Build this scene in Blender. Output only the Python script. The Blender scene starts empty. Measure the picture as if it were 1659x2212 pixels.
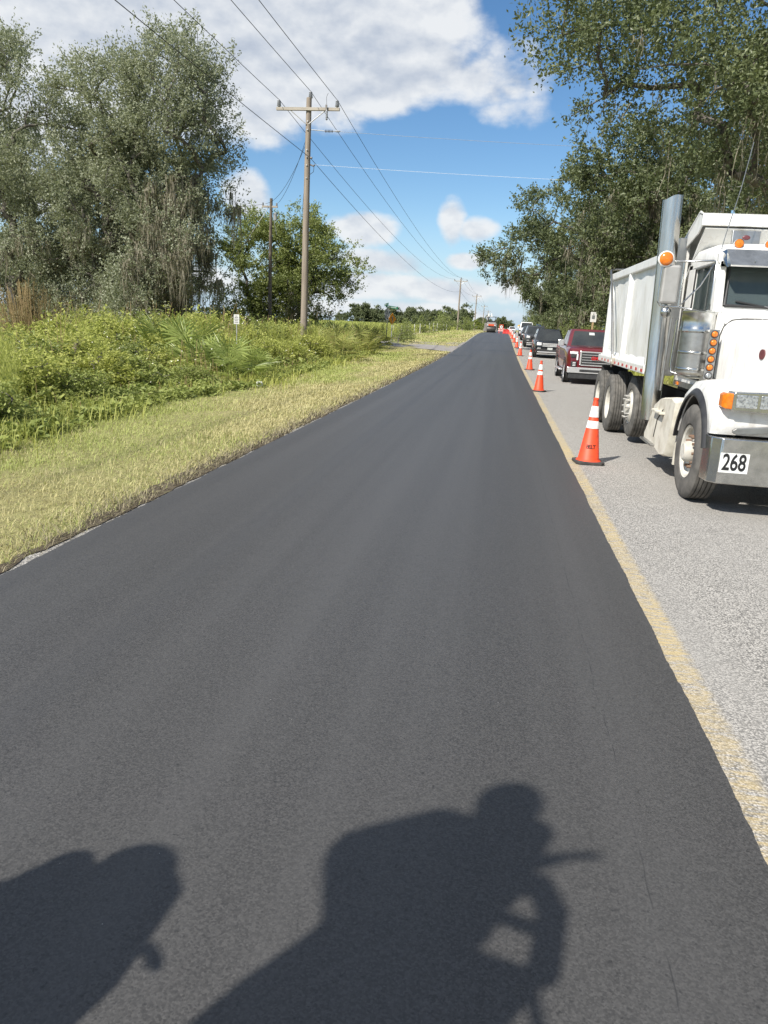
import bpy, bmesh, math, random
import numpy as np
from mathutils import Vector, Matrix, Euler
SC = bpy.context.scene
COL = SC.collection
rad = math.radians

# ------------------------------------------------------------------ camera
CAM_H = 1.758
PITCH, YAW, ROLL = 0.25182, 0.14167, 0.05236
def cam_axes():
    cy, sy = math.cos(YAW), math.sin(YAW)
    f0 = Vector((-sy, cy, 0)); r0 = Vector((cy, sy, 0)); u0 = Vector((0, 0, 1))
    f = f0 * math.cos(PITCH) - u0 * math.sin(PITCH)
    u = u0 * math.cos(PITCH) + f0 * math.sin(PITCH)
    r = r0 * math.cos(ROLL) + u * math.sin(ROLL)
    u2 = u * math.cos(ROLL) - r0 * math.sin(ROLL)
    return r, u2, f
_r, _u, _f = cam_axes()
cd = bpy.data.cameras.new('camera'); cam = bpy.data.objects.new('camera', cd); COL.objects.link(cam)
cd.sensor_fit = 'HORIZONTAL'; cd.sensor_width = 36; cd.lens = 36 * 1584.3 / 1659
cd.clip_start = 0.05; cd.clip_end = 6000
m3 = Matrix((_r, _u, -_f)).transposed()
cam.matrix_world = Matrix.Translation((0, 0, CAM_H)) @ m3.to_4x4()
SC.camera = cam

# ------------------------------------------------------------------ light
SUN_AZ, SUN_EL = rad(34), rad(44)          # the direction the light travels towards (clockwise from +Y), height of the sun
SC.render.engine = 'CYCLES'
SC.view_settings.view_transform = 'Standard'; SC.view_settings.look = 'None'
SC.view_settings.gamma = 1; SC.view_settings.exposure = 0.52
sd = bpy.data.lights.new('sun', 'SUN'); sd.energy = 4.7; sd.angle = rad(0.8); sd.color = (1.0, 0.95, 0.87)
sun = bpy.data.objects.new('sun', sd); COL.objects.link(sun)
ldir = Vector((math.sin(SUN_AZ) * math.cos(SUN_EL), math.cos(SUN_AZ) * math.cos(SUN_EL), -math.sin(SUN_EL)))
sun.rotation_euler = ldir.to_track_quat('-Z', 'Y').to_euler(); sun.location = (0, 0, 60)

W = bpy.data.worlds.new('World'); SC.world = W; W.use_nodes = True
def build_world():
    nt = W.node_tree; N = nt.nodes; L = nt.links; N.clear()
    def val(x):
        return x
    def math_(op, a, b=None, c=None, clamp=False):
        n = N.new('ShaderNodeMath'); n.operation = op; n.use_clamp = clamp
        for i, x in enumerate((a, b, c)):
            if x is None: continue
            if isinstance(x, (int, float)): n.inputs[i].default_value = x
            else: L.new(x, n.inputs[i])
        return n.outputs[0]
    sky = N.new('ShaderNodeTexSky'); sky.sky_type = 'NISHITA'; sky.sun_disc = False
    sky.sun_elevation = SUN_EL; sky.sun_rotation = SUN_AZ + math.pi
    sky.air_density = 1.0; sky.dust_density = 0.05; sky.ozone_density = 3.0
    bg = N.new('ShaderNodeBackground'); bg.inputs['Strength'].default_value = SKY_S
    hs = N.new('ShaderNodeHueSaturation'); hs.inputs['Saturation'].default_value = 1.18; L.new(sky.outputs[0], hs.inputs['Color'])
    # pale moist air towards the horizon
    hz = N.new('ShaderNodeMapRange'); hz.interpolation_type = 'SMOOTHSTEP'; hz.inputs[1].default_value = 0.15; hz.inputs[2].default_value = -0.02; hz.inputs[4].default_value = 0.92
    tc0 = N.new('ShaderNodeTexCoord'); sp0 = N.new('ShaderNodeSeparateXYZ'); L.new(tc0.outputs['Generated'], sp0.inputs[0]); L.new(sp0.outputs[2], hz.inputs[0])
    hm = N.new('ShaderNodeMix'); hm.data_type = 'RGBA'; L.new(hz.outputs[0], hm.inputs[0]); L.new(hs.outputs[0], hm.inputs[6]); hm.inputs[7].default_value = (3.6, 5.0, 6.6, 1)
    L.new(hm.outputs[2], bg.inputs[0])
    tc = N.new('ShaderNodeTexCoord'); sp = N.new('ShaderNodeSeparateXYZ'); L.new(tc.outputs['Generated'], sp.inputs[0])
    x, y, z = sp.outputs
    zc = math_('MAXIMUM', z, 0.0)
    az = math_('ARCTAN2', x, y); el = math_('ARCSINE', z)
    # flat cloud layer coordinates for texture (clouds get smaller towards the horizon)
    den = math_('ADD', zc, 0.10)
    cx = math_('DIVIDE', x, den); cy = math_('DIVIDE', y, den)
    cv = N.new('ShaderNodeCombineXYZ'); L.new(az, cv.inputs[0]); L.new(math_('MULTIPLY', el, 1.6), cv.inputs[1])
    pl = N.new('ShaderNodeCombineXYZ'); L.new(cx, pl.inputs[0]); L.new(cy, pl.inputs[1])
    def noise(vec, scale, detail=8, rough=0.6, off=(0, 0, 0), dist=0.0):
        mp = N.new('ShaderNodeMapping'); mp.inputs['Location'].default_value = off; L.new(vec, mp.inputs[0])
        n = N.new('ShaderNodeTexNoise'); n.inputs['Scale'].default_value = scale; n.inputs['Detail'].default_value = detail
        n.inputs['Roughness'].default_value = rough; n.inputs['Distortion'].default_value = dist
        L.new(mp.outputs[0], n.inputs['Vector']); return n.outputs[0]
    n1 = noise(cv.outputs[0], 9.0, 8, 0.52); n2 = noise(cv.outputs[0], 9.0, 8, 0.52, (0, -0.022, 0))
    nf = noise(cv.outputs[0], 34.0, 6, 0.55)
    pn = noise(pl.outputs[0], 0.9, 6, 0.6, (3.1, 7.7, 0))
    # cumulus banks: (azimuth, elevation, half width, half height) in degrees
    best = None
    for (a, e, wa, he, wt) in CLOUDS:
        da = math_('DIVIDE', math_('SUBTRACT', az, rad(a)), rad(wa)); de = math_('DIVIDE', math_('SUBTRACT', el, rad(e)), rad(he))
        r2 = math_('ADD', math_('MULTIPLY', da, da), math_('MULTIPLY', de, de))
        f = math_('MULTIPLY', math_('SUBTRACT', 1.0, r2), wt)
        best = f if best is None else math_('MAXIMUM', best, f)
    # elsewhere the same broken cumulus goes on
    gen = math_('MULTIPLY', math_('SUBTRACT', pn, 0.45), 6.0)
    out = math_('SMOOTH_MIN', math_('MULTIPLY', math_('SUBTRACT', math_('ABSOLUTE', math_('ADD', az, 0.12)), 0.62), 6.0), 1.0, 0.2)
    back = math_('MULTIPLY', math_('SUBTRACT', el, 0.62), 6.0)
    away = math_('MAXIMUM', out, back)
    field = math_('MAXIMUM', best, math_('MINIMUM', gen, away))
    dens = math_('ADD', math_('MAXIMUM', field, -1.2), math_('MULTIPLY', math_('SUBTRACT', n1, 0.5), 2.9))
    dens = math_('ADD', dens, math_('MULTIPLY', math_('SUBTRACT', nf, 0.5), 0.7))
    mr = N.new('ShaderNodeMapRange'); mr.interpolation_type = 'SMOOTHSTEP'; L.new(dens, mr.inputs[0])
    mr.inputs[1].default_value = 0.0; mr.inputs[2].default_value = 0.85
    alpha = mr.outputs[0]
    # sunlit tops and grey bases
    sh = math_('ADD', math_('MULTIPLY', math_('SUBTRACT', n1, n2), 3.0), math_('MULTIPLY', math_('SUBTRACT', nf, 0.5), 0.15))
    sh = math_('SUBTRACT', math_('ADD', 0.90, sh), math_('MULTIPLY', math_('MAXIMUM', math_('SUBTRACT', dens, 0.7), 0.0), 0.16))
    sh = math_('ADD', sh, 0.0, clamp=True)
    cr = N.new('ShaderNodeValToRGB'); e = cr.color_ramp.elements
    e[0].position = 0.0; e[0].color = (0.34, 0.40, 0.52, 1); e[1].position = 1.0; e[1].color = (0.80, 0.82, 0.84, 1)
    k = cr.color_ramp.elements.new(0.5); k.color = (0.54, 0.59, 0.67, 1)
    L.new(sh, cr.inputs[0])
    bc = N.new('ShaderNodeBackground'); L.new(cr.outputs[0], bc.inputs[0]); bc.inputs['Strength'].default_value = CLOUD_S
    # clouds thin out right at the horizon
    ms = N.new('ShaderNodeMixShader'); L.new(math_('MULTIPLY', alpha, 0.95), ms.inputs[0]); L.new(bg.outputs[0], ms.inputs[1]); L.new(bc.outputs[0], ms.inputs[2])
    o = N.new('ShaderNodeOutputWorld'); L.new(ms.outputs[0], o.inputs[0])
    W.cycles.sampling_method = 'MANUAL'; W.cycles.sample_map_resolution = 512
SKY_S = 0.090
CLOUD_S = 0.76
CLOUDS = [(-23, 20, 17, 9.5, 2.6), (-12, 18.5, 10, 5.0, 2.2), (-3, 16.6, 6.5, 2.2, 0.75), (0, 14.6, 4, 1.3, 0.35), (-37, 12, 10, 9, 1.2),
          (-19.3, 8.4, 2.0, 1.9, 1.1), (-10.3, 6.5, 3.0, 1.5, 1.2), (-4.2, 7.4, 1.3, 2.0, 1.2), (-2.6, 6.9, 1.9, 1.1, 1.1), (-2.8, 4.7, 2.0, 0.75, 1.1), (-9.5, 4.5, 4.5, 1.1, 0.9),
          (-12, 2.7, 8, 1.2, 1.0), (-2, 2.6, 7, 1.1, 0.9), (-22, 2.2, 12, 1.2, 0.8), (9, 2.6, 12, 1.2, 0.8), (-8, 0.9, 18, 0.8, 0.7)]
build_world()

# ------------------------------------------------------------------ helpers
def smooth01(t):
    t = np.clip(t, 0, 1); return t * t * (3 - 2 * t)
def zp(y):
    """height of the road's long profile: level, then a gentle rise"""
    return 1.05 * smooth01((np.asarray(y, float) - 30) / 90.0)
def zf(y): return float(zp(y))

class MB:
    def __init__(s): s.v = []; s.f = []
    def add(s, vs, fs):
        o = len(s.v); s.v += [tuple(p) for p in vs]; s.f += [tuple(i + o for i in f) for f in fs]; return s
    def box(s, x0, x1, y0, y1, z0, z1):
        return s.add([(x0,y0,z0),(x1,y0,z0),(x1,y1,z0),(x0,y1,z0),(x0,y0,z1),(x1,y0,z1),(x1,y1,z1),(x0,y1,z1)],
                     [(3,2,1,0),(4,5,6,7),(0,1,5,4),(1,2,6,5),(2,3,7,6),(3,0,4,7)])
    def obox(s, c, size, rot=(0, 0, 0)):
        m = Matrix.Translation(c) @ Euler(rot).to_matrix().to_4x4()
        a, b, d = (q / 2 for q in size); t = MB().box(-a, a, -b, b, -d, d)
        return s.add([m @ Vector(p) for p in t.v], t.f)
    def prism(s, poly, axis, a0, a1):
        n = len(poly)
        def P(p, a): return {'x': (a, p[0], p[1]), 'y': (p[0], a, p[1]), 'z': (p[0], p[1], a)}[axis]
        vs = [P(p, a0) for p in poly] + [P(p, a1) for p in poly]
        fs = [tuple(range(n - 1, -1, -1)), tuple(range(n, 2 * n))] + [(i, (i + 1) % n, n + (i + 1) % n, n + i) for i in range(n)]
        return s.add(vs, fs)
    def cyl(s, p0, p1, r0, r1=None, n=12, cap=True):
        return s.tube([p0, p1], [r0, r0 if r1 is None else r1], n, cap)
    def tube(s, pts, r, n=8, cap=True):
        pts = [Vector(p) for p in pts]; k = len(pts)
        rs = [r] * k if isinstance(r, (int, float)) else list(r)
        d0 = (pts[1] - pts[0]).normalized(); up = Vector((0, 0, 1)) if abs(d0.z) < 0.9 else Vector((1, 0, 0))
        a = d0.cross(up).normalized(); vs = []
        for i, p in enumerate(pts):
            d = ((pts[min(i + 1, k - 1)] - pts[max(i - 1, 0)])).normalized()
            a = (a - d * a.dot(d)).normalized(); b = d.cross(a)
            for j in range(n):
                t = 2 * math.pi * j / n; vs.append(p + (a * math.cos(t) + b * math.sin(t)) * rs[i])
        fs = [(i*n + j, i*n + (j+1) % n, (i+1)*n + (j+1) % n, (i+1)*n + j) for i in range(k - 1) for j in range(n)]
        if cap: fs += [tuple(range(n - 1, -1, -1)), tuple(range((k-1)*n, k*n))]
        return s.add(vs, fs)
    def lathe(s, prof, org=(0, 0, 0), axis='x', n=24, closed=False):
        """prof: (radius, position along the axis)"""
        vs = []; k = len(prof)
        for (r, h) in prof:
            for j in range(n):
                t = 2 * math.pi * j / n; c, q = r * math.cos(t), r * math.sin(t)
                p = {'x': (h, c, q), 'y': (c, h, q), 'z': (c, q, h)}[axis]
                vs.append((p[0] + org[0], p[1] + org[1], p[2] + org[2]))
        fs = [(i*n + j, i*n + (j+1) % n, ((i+1) % k)*n + (j+1) % n, ((i+1) % k)*n + j) for i in range(k if closed else k - 1) for j in range(n)]
        return s.add(vs, fs)
    def loft(s, rings, cap=True, closed=True):
        n = len(rings[0]); k = len(rings); vs = [p for r in rings for p in r]
        m = n if closed else n - 1
        fs = [(i*n + j, i*n + (j+1) % n, (i+1)*n + (j+1) % n, (i+1)*n + j) for i in range(k - 1) for j in range(m)]
        if cap and closed: fs += [tuple(range(n - 1, -1, -1)), tuple(range((k-1)*n, k*n))]
        return s.add(vs, fs)
    def ball(s, c, r, n=10, m=6):
        rx, ry, rz = (r, r, r) if isinstance(r, (int, float)) else r
        rings = [[(c[0] + rx*math.sin(math.pi*i/m)*math.cos(2*math.pi*j/n), c[1] + ry*math.sin(math.pi*i/m)*math.sin(2*math.pi*j/n), c[2] - rz*math.cos(math.pi*i/m)) for j in range(n)] for i in range(1, m)]
        o = len(s.v); s.loft(rings, cap=False)
        s.v += [(c[0], c[1], c[2] - rz), (c[0], c[1], c[2] + rz)]; b = o + (m - 1) * n; t = o + (m - 2) * n
        s.f += [(b, o + (j+1) % n, o + j) for j in range(n)] + [(b + 1, t + j, t + (j+1) % n) for j in range(n)]
        return s
    def mesh(s, name, smooth=None):
        me = bpy.data.meshes.new(name); me.from_pydata(s.v, [], s.f); me.validate()
        bm = bmesh.new(); bm.from_mesh(me); bmesh.ops.recalc_face_normals(bm, faces=bm.faces); bm.to_mesh(me); bm.free()
        if smooth is not None:
            me.shade_smooth(); me.set_sharp_from_angle(angle=rad(smooth))
        return me
    def build(s, name, mat, parent=None, smooth=None, bevel=0, loc=None):
        o = bpy.data.objects.new(name, s.mesh(name, smooth)); COL.objects.link(o); o.data.materials.append(mat)
        if parent is not None: o.parent = parent
        if loc: o.location = loc
        if bevel:
            b = o.modifiers.new('bevel', 'BEVEL'); b.width = bevel; b.segments = 2; b.limit_method = 'ANGLE'; b.angle_limit = rad(35); b.harden_normals = False
        return o

def np_obj(name, verts, faces, mat, parent=None, loc=None, smooth=False):
    """fast mesh from numpy: verts (n,3), faces (m,k)"""
    verts = np.ascontiguousarray(verts, np.float32); faces = np.ascontiguousarray(faces, np.int32)
    me = bpy.data.meshes.new(name); nv = len(verts); nf, k = faces.shape
    me.vertices.add(nv); me.vertices.foreach_set('co', verts.ravel())
    me.loops.add(nf * k); me.loops.foreach_set('vertex_index', faces.ravel())
    me.polygons.add(nf); me.polygons.foreach_set('loop_start', np.arange(0, nf * k, k, dtype=np.int32))
    me.update(calc_edges=True)
    if smooth: me.shade_smooth()
    else: me.shade_flat()
    o = bpy.data.objects.new(name, me); COL.objects.link(o)
    if mat: me.materials.append(mat)
    if parent is not None: o.parent = parent
    if loc is not None: o.location = loc
    return o
def tag(o, label=None, cat=None, group=None, kind=None):
    if label: o['label'] = label
    if cat: o['category'] = cat
    if group: o['group'] = group
    if kind: o['kind'] = kind
    return o
def thing(name, label, cat, loc=(0, 0, 0), rz=0, group=None):
    o = bpy.data.objects.new(name, None); COL.objects.link(o); o.location = loc; o.rotation_euler = (0, 0, rz)
    o.empty_display_size = 0.2
    return tag(o, label, cat, group)
def copy_tree(o, parent=None):
    c = o.copy(); COL.objects.link(c); c.parent = parent
    for ch in list(o.children):
        copy_tree(ch, c)
    return c
def text_mesh(name, body, size, mat, parent, loc, rot, bold=0.0, sx=1.0, extr=0.002):
    cu = bpy.data.curves.new(name, 'FONT'); cu.body = body; cu.size = size; cu.align_x = 'CENTER'; cu.align_y = 'CENTER'; cu.extrude = extr; cu.offset = bold
    t = bpy.data.objects.new(name + '_tmp', cu); COL.objects.link(t)
    dg = bpy.context.evaluated_depsgraph_get(); me = bpy.data.meshes.new_from_object(t.evaluated_get(dg))
    bpy.data.objects.remove(t); bpy.data.curves.remove(cu)
    me.name = name
    o = bpy.data.objects.new(name, me); COL.objects.link(o); me.materials.clear(); me.materials.append(mat); o.parent = parent
    o.location = loc; o.rotation_euler = rot; o.scale = (sx, 1, 1)
    return o

# ------------------------------------------------------------------ materials
def newmat(name):
    m = bpy.data.materials.new(name); m.use_nodes = True; nt = m.node_tree
    return m, nt.nodes, nt.links, nt.nodes['Principled BSDF']
def mixcol(N, L, fac, a, b, mode='MIX'):
    n = N.new('ShaderNodeMix'); n.data_type = 'RGBA'; n.blend_type = mode
    for k, x in ((0, fac), (6, a), (7, b)):
        if isinstance(x, (int, float)): n.inputs[k].default_value = x
        elif isinstance(x, tuple): n.inputs[k].default_value = (*x[:3], 1)
        else: L.new(x, n.inputs[k])
    return n.outputs[2]
def noise_node(N, L, co, scale, detail=4, rough=0.55, vec_scale=None):
    n = N.new('ShaderNodeTexNoise'); n.inputs['Scale'].default_value = scale; n.inputs['Detail'].default_value = detail; n.inputs['Roughness'].default_value = rough
    src = co
    if vec_scale:
        mp = N.new('ShaderNodeMapping'); mp.inputs['Scale'].default_value = vec_scale; L.new(co, mp.inputs[0]); src = mp.outputs[0]
    L.new(src, n.inputs['Vector']); return n.outputs[0]
def ramp(N, L, fac, p0, p1, c0=(0, 0, 0), c1=(1, 1, 1)):
    r = N.new('ShaderNodeValToRGB'); e = r.color_ramp.elements
    e[0].position = p0; e[1].position = p1; e[0].color = (*c0, 1); e[1].color = (*c1, 1)
    L.new(fac, r.inputs[0]); return r.outputs[0]
def bump(N, L, b, h, strength, dist=0.01):
    n = N.new('ShaderNodeBump'); n.inputs['Strength'].default_value = strength; n.inputs['Distance'].default_value = dist
    L.new(h, n.inputs['Height']); L.new(n.outputs[0], b.inputs['Normal'])
def M(name, c1, c2=None, scale=4.0, rough=0.6, metal=0.0, bmp=0.0, bscale=30, p=(0.35, 0.7), spec=0.5, coat=0.0, vs=None, detail=5, dist=0.01, rvar=0.0):
    m, N, L, b = newmat(name)
    b.inputs['Base Color'].default_value = (*c1, 1); b.inputs['Roughness'].default_value = rough; b.inputs['Metallic'].default_value = metal
    b.inputs['Specular IOR Level'].default_value = spec; b.inputs['Coat Weight'].default_value = coat
    if coat: b.inputs['Coat Roughness'].default_value = 0.05
    tc = N.new('ShaderNodeTexCoord'); co = tc.outputs['Object']
    if c2:
        n = noise_node(N, L, co, scale, detail, 0.6, vs); L.new(ramp(N, L, n, p[0], p[1], c1, c2), b.inputs['Base Color'])
        if rvar:
            mr = N.new('ShaderNodeMapRange'); L.new(n, mr.inputs[0]); mr.inputs[3].default_value = rough - rvar; mr.inputs[4].default_value = rough + rvar; L.new(mr.outputs[0], b.inputs['Roughness'])
    if bmp:
        bump(N, L, b, noise_node(N, L, co, bscale, 4, 0.6, vs), bmp, dist)
    return m
def leafmat(name, c1, c2, c3=None, scale=0.5, rough=0.5, trans=0.35, spec=0.4):
    m, N, L, b = newmat(name)
    tc = N.new('ShaderNodeTexCoord'); co = tc.outputs['Object']
    n1 = noise_node(N, L, co, scale, 3); n2 = noise_node(N, L, co, 11.0, 2)
    col = ramp(N, L, n1, 0.35, 0.65, c1, c2)
    col = mixcol(N, L, ramp(N, L, n2, 0.52, 0.72), col, c3 or c2)
    L.new(col, b.inputs['Base Color']); b.inputs['Roughness'].default_value = rough; b.inputs['Specular IOR Level'].default_value = spec
    t = N.new('ShaderNodeBsdfTranslucent'); L.new(mixcol(N, L, 0.35, col, (0.16, 0.22, 0.02)), t.inputs[0])
    ms = N.new('ShaderNodeMixShader'); ms.inputs[0].default_value = trans; L.new(b.outputs[0], ms.inputs[1]); L.new(t.outputs[0], ms.inputs[2])
    L.new(ms.outputs[0], N['Material Output'].inputs[0])
    return m
# ================================================================== the setting
LX0, LX1 = -3.12, 1.07           # new lane
def mat_new_asphalt():
    m, N, L, b = newmat('new_asphalt')
    tc = N.new('ShaderNodeTexCoord'); co = tc.outputs['Object']
    big = noise_node(N, L, co, 1.0, 3, 0.55, (2.4, 0.03, 1)); med = noise_node(N, L, co, 6, 4); fine = noise_node(N, L, co, 85, 3, 0.7)
    v = N.new('ShaderNodeTexVoronoi'); v.inputs['Scale'].default_value = 165; L.new(co, v.inputs['Vector'])
    vc = N.new('ShaderNodeSeparateColor'); L.new(v.outputs['Color'], vc.inputs[0])
    col = ramp(N, L, vc.outputs[0], 0.05, 0.95, (0.036, 0.035, 0.034), (0.086, 0.083, 0.080))
    col = mixcol(N, L, ramp(N, L, fine, 0.35, 0.75, (0, 0, 0), (.6, .6, .6)), col, (0.040, 0.039, 0.038))
    col = mixcol(N, L, ramp(N, L, big, 0.40, 0.68, (0, 0, 0), (.38, .38, .38)), col, (0.088, 0.086, 0.084))
    col = mixcol(N, L, mixcol(N, L, ramp(N, L, noise_node(N, L, co, 60, 3), 0.28, 0.38), (.7, .7, .7), (0, 0, 0)), col, (0.020, 0.020, 0.020))
    # stray pale stones
    st = N.new('ShaderNodeMath'); st.operation = 'LESS_THAN'; st.inputs[1].default_value = 0.014; 
    v2 = N.new('ShaderNodeTexVoronoi'); v2.inputs['Scale'].default_value = 9; L.new(co, v2.inputs['Vector']); L.new(v2.outputs['Distance'], st.inputs[0])
    col = mixcol(N, L, st.outputs[0], col, (0.45, 0.43, 0.4))
    # rolled seam along the lane
    sp = N.new('ShaderNodeSeparateXYZ'); L.new(co, sp.inputs[0])
    wob = N.new('ShaderNodeMath'); wob.operation = 'MULTIPLY_ADD'; L.new(noise_node(N, L, co, 1.6, 4), wob.inputs[0]); wob.inputs[1].default_value = 0.07; wob.inputs[2].default_value = -0.665
    s1 = N.new('ShaderNodeMath'); s1.operation = 'ADD'; L.new(sp.outputs[0], s1.inputs[0]); L.new(wob.outputs[0], s1.inputs[1])
    s2 = N.new('ShaderNodeMath'); s2.operation = 'ABSOLUTE'; L.new(s1.outputs[0], s2.inputs[0])
    seam = ramp(N, L, s2.outputs[0], 0.0, 0.004, (1, 1, 1), (0, 0, 0))
    sm = N.new('ShaderNodeMath'); sm.operation = 'MULTIPLY'; L.new(seam, sm.inputs[0]); L.new(ramp(N, L, med, 0.42, 0.6), sm.inputs[1])
    col = mixcol(N, L, sm.outputs[0], col, (0.028, 0.028, 0.028))
    L.new(col, b.inputs['Base Color']); b.inputs['Roughness'].default_value = 0.55; b.inputs['Specular IOR Level'].default_value = 0.5
    add = N.new('ShaderNodeMath'); add.operation = 'MULTIPLY_ADD'; L.new(v.outputs['Distance'], add.inputs[0]); add.inputs[1].default_value = -0.8; L.new(fine, add.inputs[2])
    bump(N, L, b, noise_node(N, L, co, 55, 3, 0.6), 0.35, 0.004)
    return m
def mat_old_road():
    m, N, L, b = newmat('old_asphalt')
    tc = N.new('ShaderNodeTexCoord'); co = tc.outputs['Object']
    v = N.new('ShaderNodeTexVoronoi'); v.inputs['Scale'].default_value = 95; L.new(co, v.inputs['Vector'])
    cs = N.new('ShaderNodeSeparateColor'); L.new(v.outputs['Color'], cs.inputs[0])
    col = ramp(N, L, cs.outputs[0], 0.15, 0.85, (0.25, 0.238, 0.215), (0.53, 0.50, 0.455))
    col = mixcol(N, L, ramp(N, L, v.outputs['Distance'], 0.45, 0.72), col, (0.13, 0.125, 0.115))
    col = mixcol(N, L, ramp(N, L, noise_node(N, L, co, 0.7, 5, 0.6, (1.2, 0.25, 1)), 0.42, 0.85), col, (0.32, 0.305, 0.28))
    col = mixcol(N, L, ramp(N, L, noise_node(N, L, co, 2.6, 5, 0.65), 0.58, 0.75, (0, 0, 0), (.45, .45, .45)), col, (0.16, 0.152, 0.14))
    # worn yellow centre line, scuffed crosswise
    sp = N.new('ShaderNodeSeparateXYZ'); L.new(co, sp.inputs[0])
    jt = N.new('ShaderNodeMath'); jt.operation = 'MULTIPLY_ADD'; L.new(noise_node(N, L, co, 14, 4), jt.inputs[0]); jt.inputs[1].default_value = 0.05; L.new(sp.outputs[0], jt.inputs[2])
    band = N.new('ShaderNodeMapRange'); band.interpolation_type = 'SMOOTHSTEP'; L.new(jt.outputs[0], band.inputs[0]); band.inputs[1].default_value = 1.285; band.inputs[2].default_value = 1.225; 
    lo = N.new('ShaderNodeMath'); lo.operation = 'GREATER_THAN'; L.new(jt.outputs[0], lo.inputs[0]); lo.inputs[1].default_value = 1.02
    streak = ramp(N, L, noise_node(N, L, co, 30, 4, 0.65, (0.35, 1.6, 1)), 0.37, 0.57)
    worn = ramp(N, L, noise_node(N, L, co, 0.8, 3, 0.5, (1, 0.6, 1)), 0.28, 0.70, (0.30, 0.30, 0.30), (0.85, 0.85, 0.85))
    f = N.new('ShaderNodeMath'); f.operation = 'MULTIPLY'; L.new(band.outputs[0], f.inputs[0]); L.new(streak, f.inputs[1])
    f2 = N.new('ShaderNodeMath'); f2.operation = 'MULTIPLY'; L.new(f.outputs[0], f2.inputs[0]); L.new(worn, f2.inputs[1])
    f3 = N.new('ShaderNodeMath'); f3.operation = 'MULTIPLY'; L.new(f2.outputs[0], f3.inputs[0]); L.new(lo.outputs[0], f3.inputs[1])
    col = mixcol(N, L, f3.outputs[0], col, (0.56, 0.42, 0.17))
    L.new(col, b.inputs['Base Color']); b.inputs['Roughness'].default_value = 0.85
    bump(N, L, b, v.outputs['Distance'], 0.5, 0.006)
    return m
def strip(name, x0, x1, ys, z, mat, j0=0.0, j1=0.0, thick=0.0, seed=1, nx=2):
    rng = np.random.default_rng(seed); ys = np.asarray(ys, float); n = len(ys)
    def wander(a):
        w = rng.normal(0, 1, n); return a * (0.5 * w + 0.9 * np.interp(ys, ys[::12], rng.normal(0, 1, len(ys[::12]))))
    xa = x0 + wander(j0); xb = x1 + wander(j1); rows = []
    for t in np.linspace(0, 1, nx): rows.append(np.stack([xa + (xb - xa) * t, ys, zp(ys) + z], 1))
    if thick:
        rows = [rows[0] + [-0.012, 0, -thick]] + rows + [rows[-1] + [0.012, 0, -thick]]
    V = np.stack(rows, 1).reshape(-1, 3); k = len(rows)
    i = np.arange(n - 1)[:, None] * k + np.arange(k - 1)[None, :]
    F = np.stack([i, i + 1, i + k + 1, i + k], -1).reshape(-1, 4)
    return tag(np_obj(name, V, F, mat), kind='structure')
ys_near = np.concatenate([np.arange(-8, 26, 0.04), np.arange(26, 60, 0.25), np.arange(60, 460, 3.0)])
strip('new_road_lane', LX0, LX1, ys_near, 0.022, mat_new_asphalt(), 0.008, 0.005, 0.05, 3)
SOIL = M('dark_verge_soil', (0.075, 0.060, 0.042), (0.16, 0.135, 0.095), 7, 0.95, bmp=0.9, bscale=40, dist=0.03, spec=0.1)
strip('verge_soil', -3.42, -3.215, np.arange(-6, 60, 0.15), -0.010, SOIL, 0.05, 0.03, 0, 8)
OLD = mat_old_road()
strip('old_road', -3.27, 4.95, np.concatenate([np.arange(-40, 40, 1.0), np.arange(40, 900, 4.0)]), -0.018, OLD, 0.0, 0.0, 0.0, 4, 4)
EDGE_WHITE = M('worn_white_paint', (0.55, 0.54, 0.5), (0.3, 0.29, 0.27), 18, 0.8)
strip('road_edge_line', 4.52, 4.65, np.concatenate([np.arange(-40, 40, 1.0), np.arange(40, 400, 4.0)]), -0.014, EDGE_WHITE)
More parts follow.
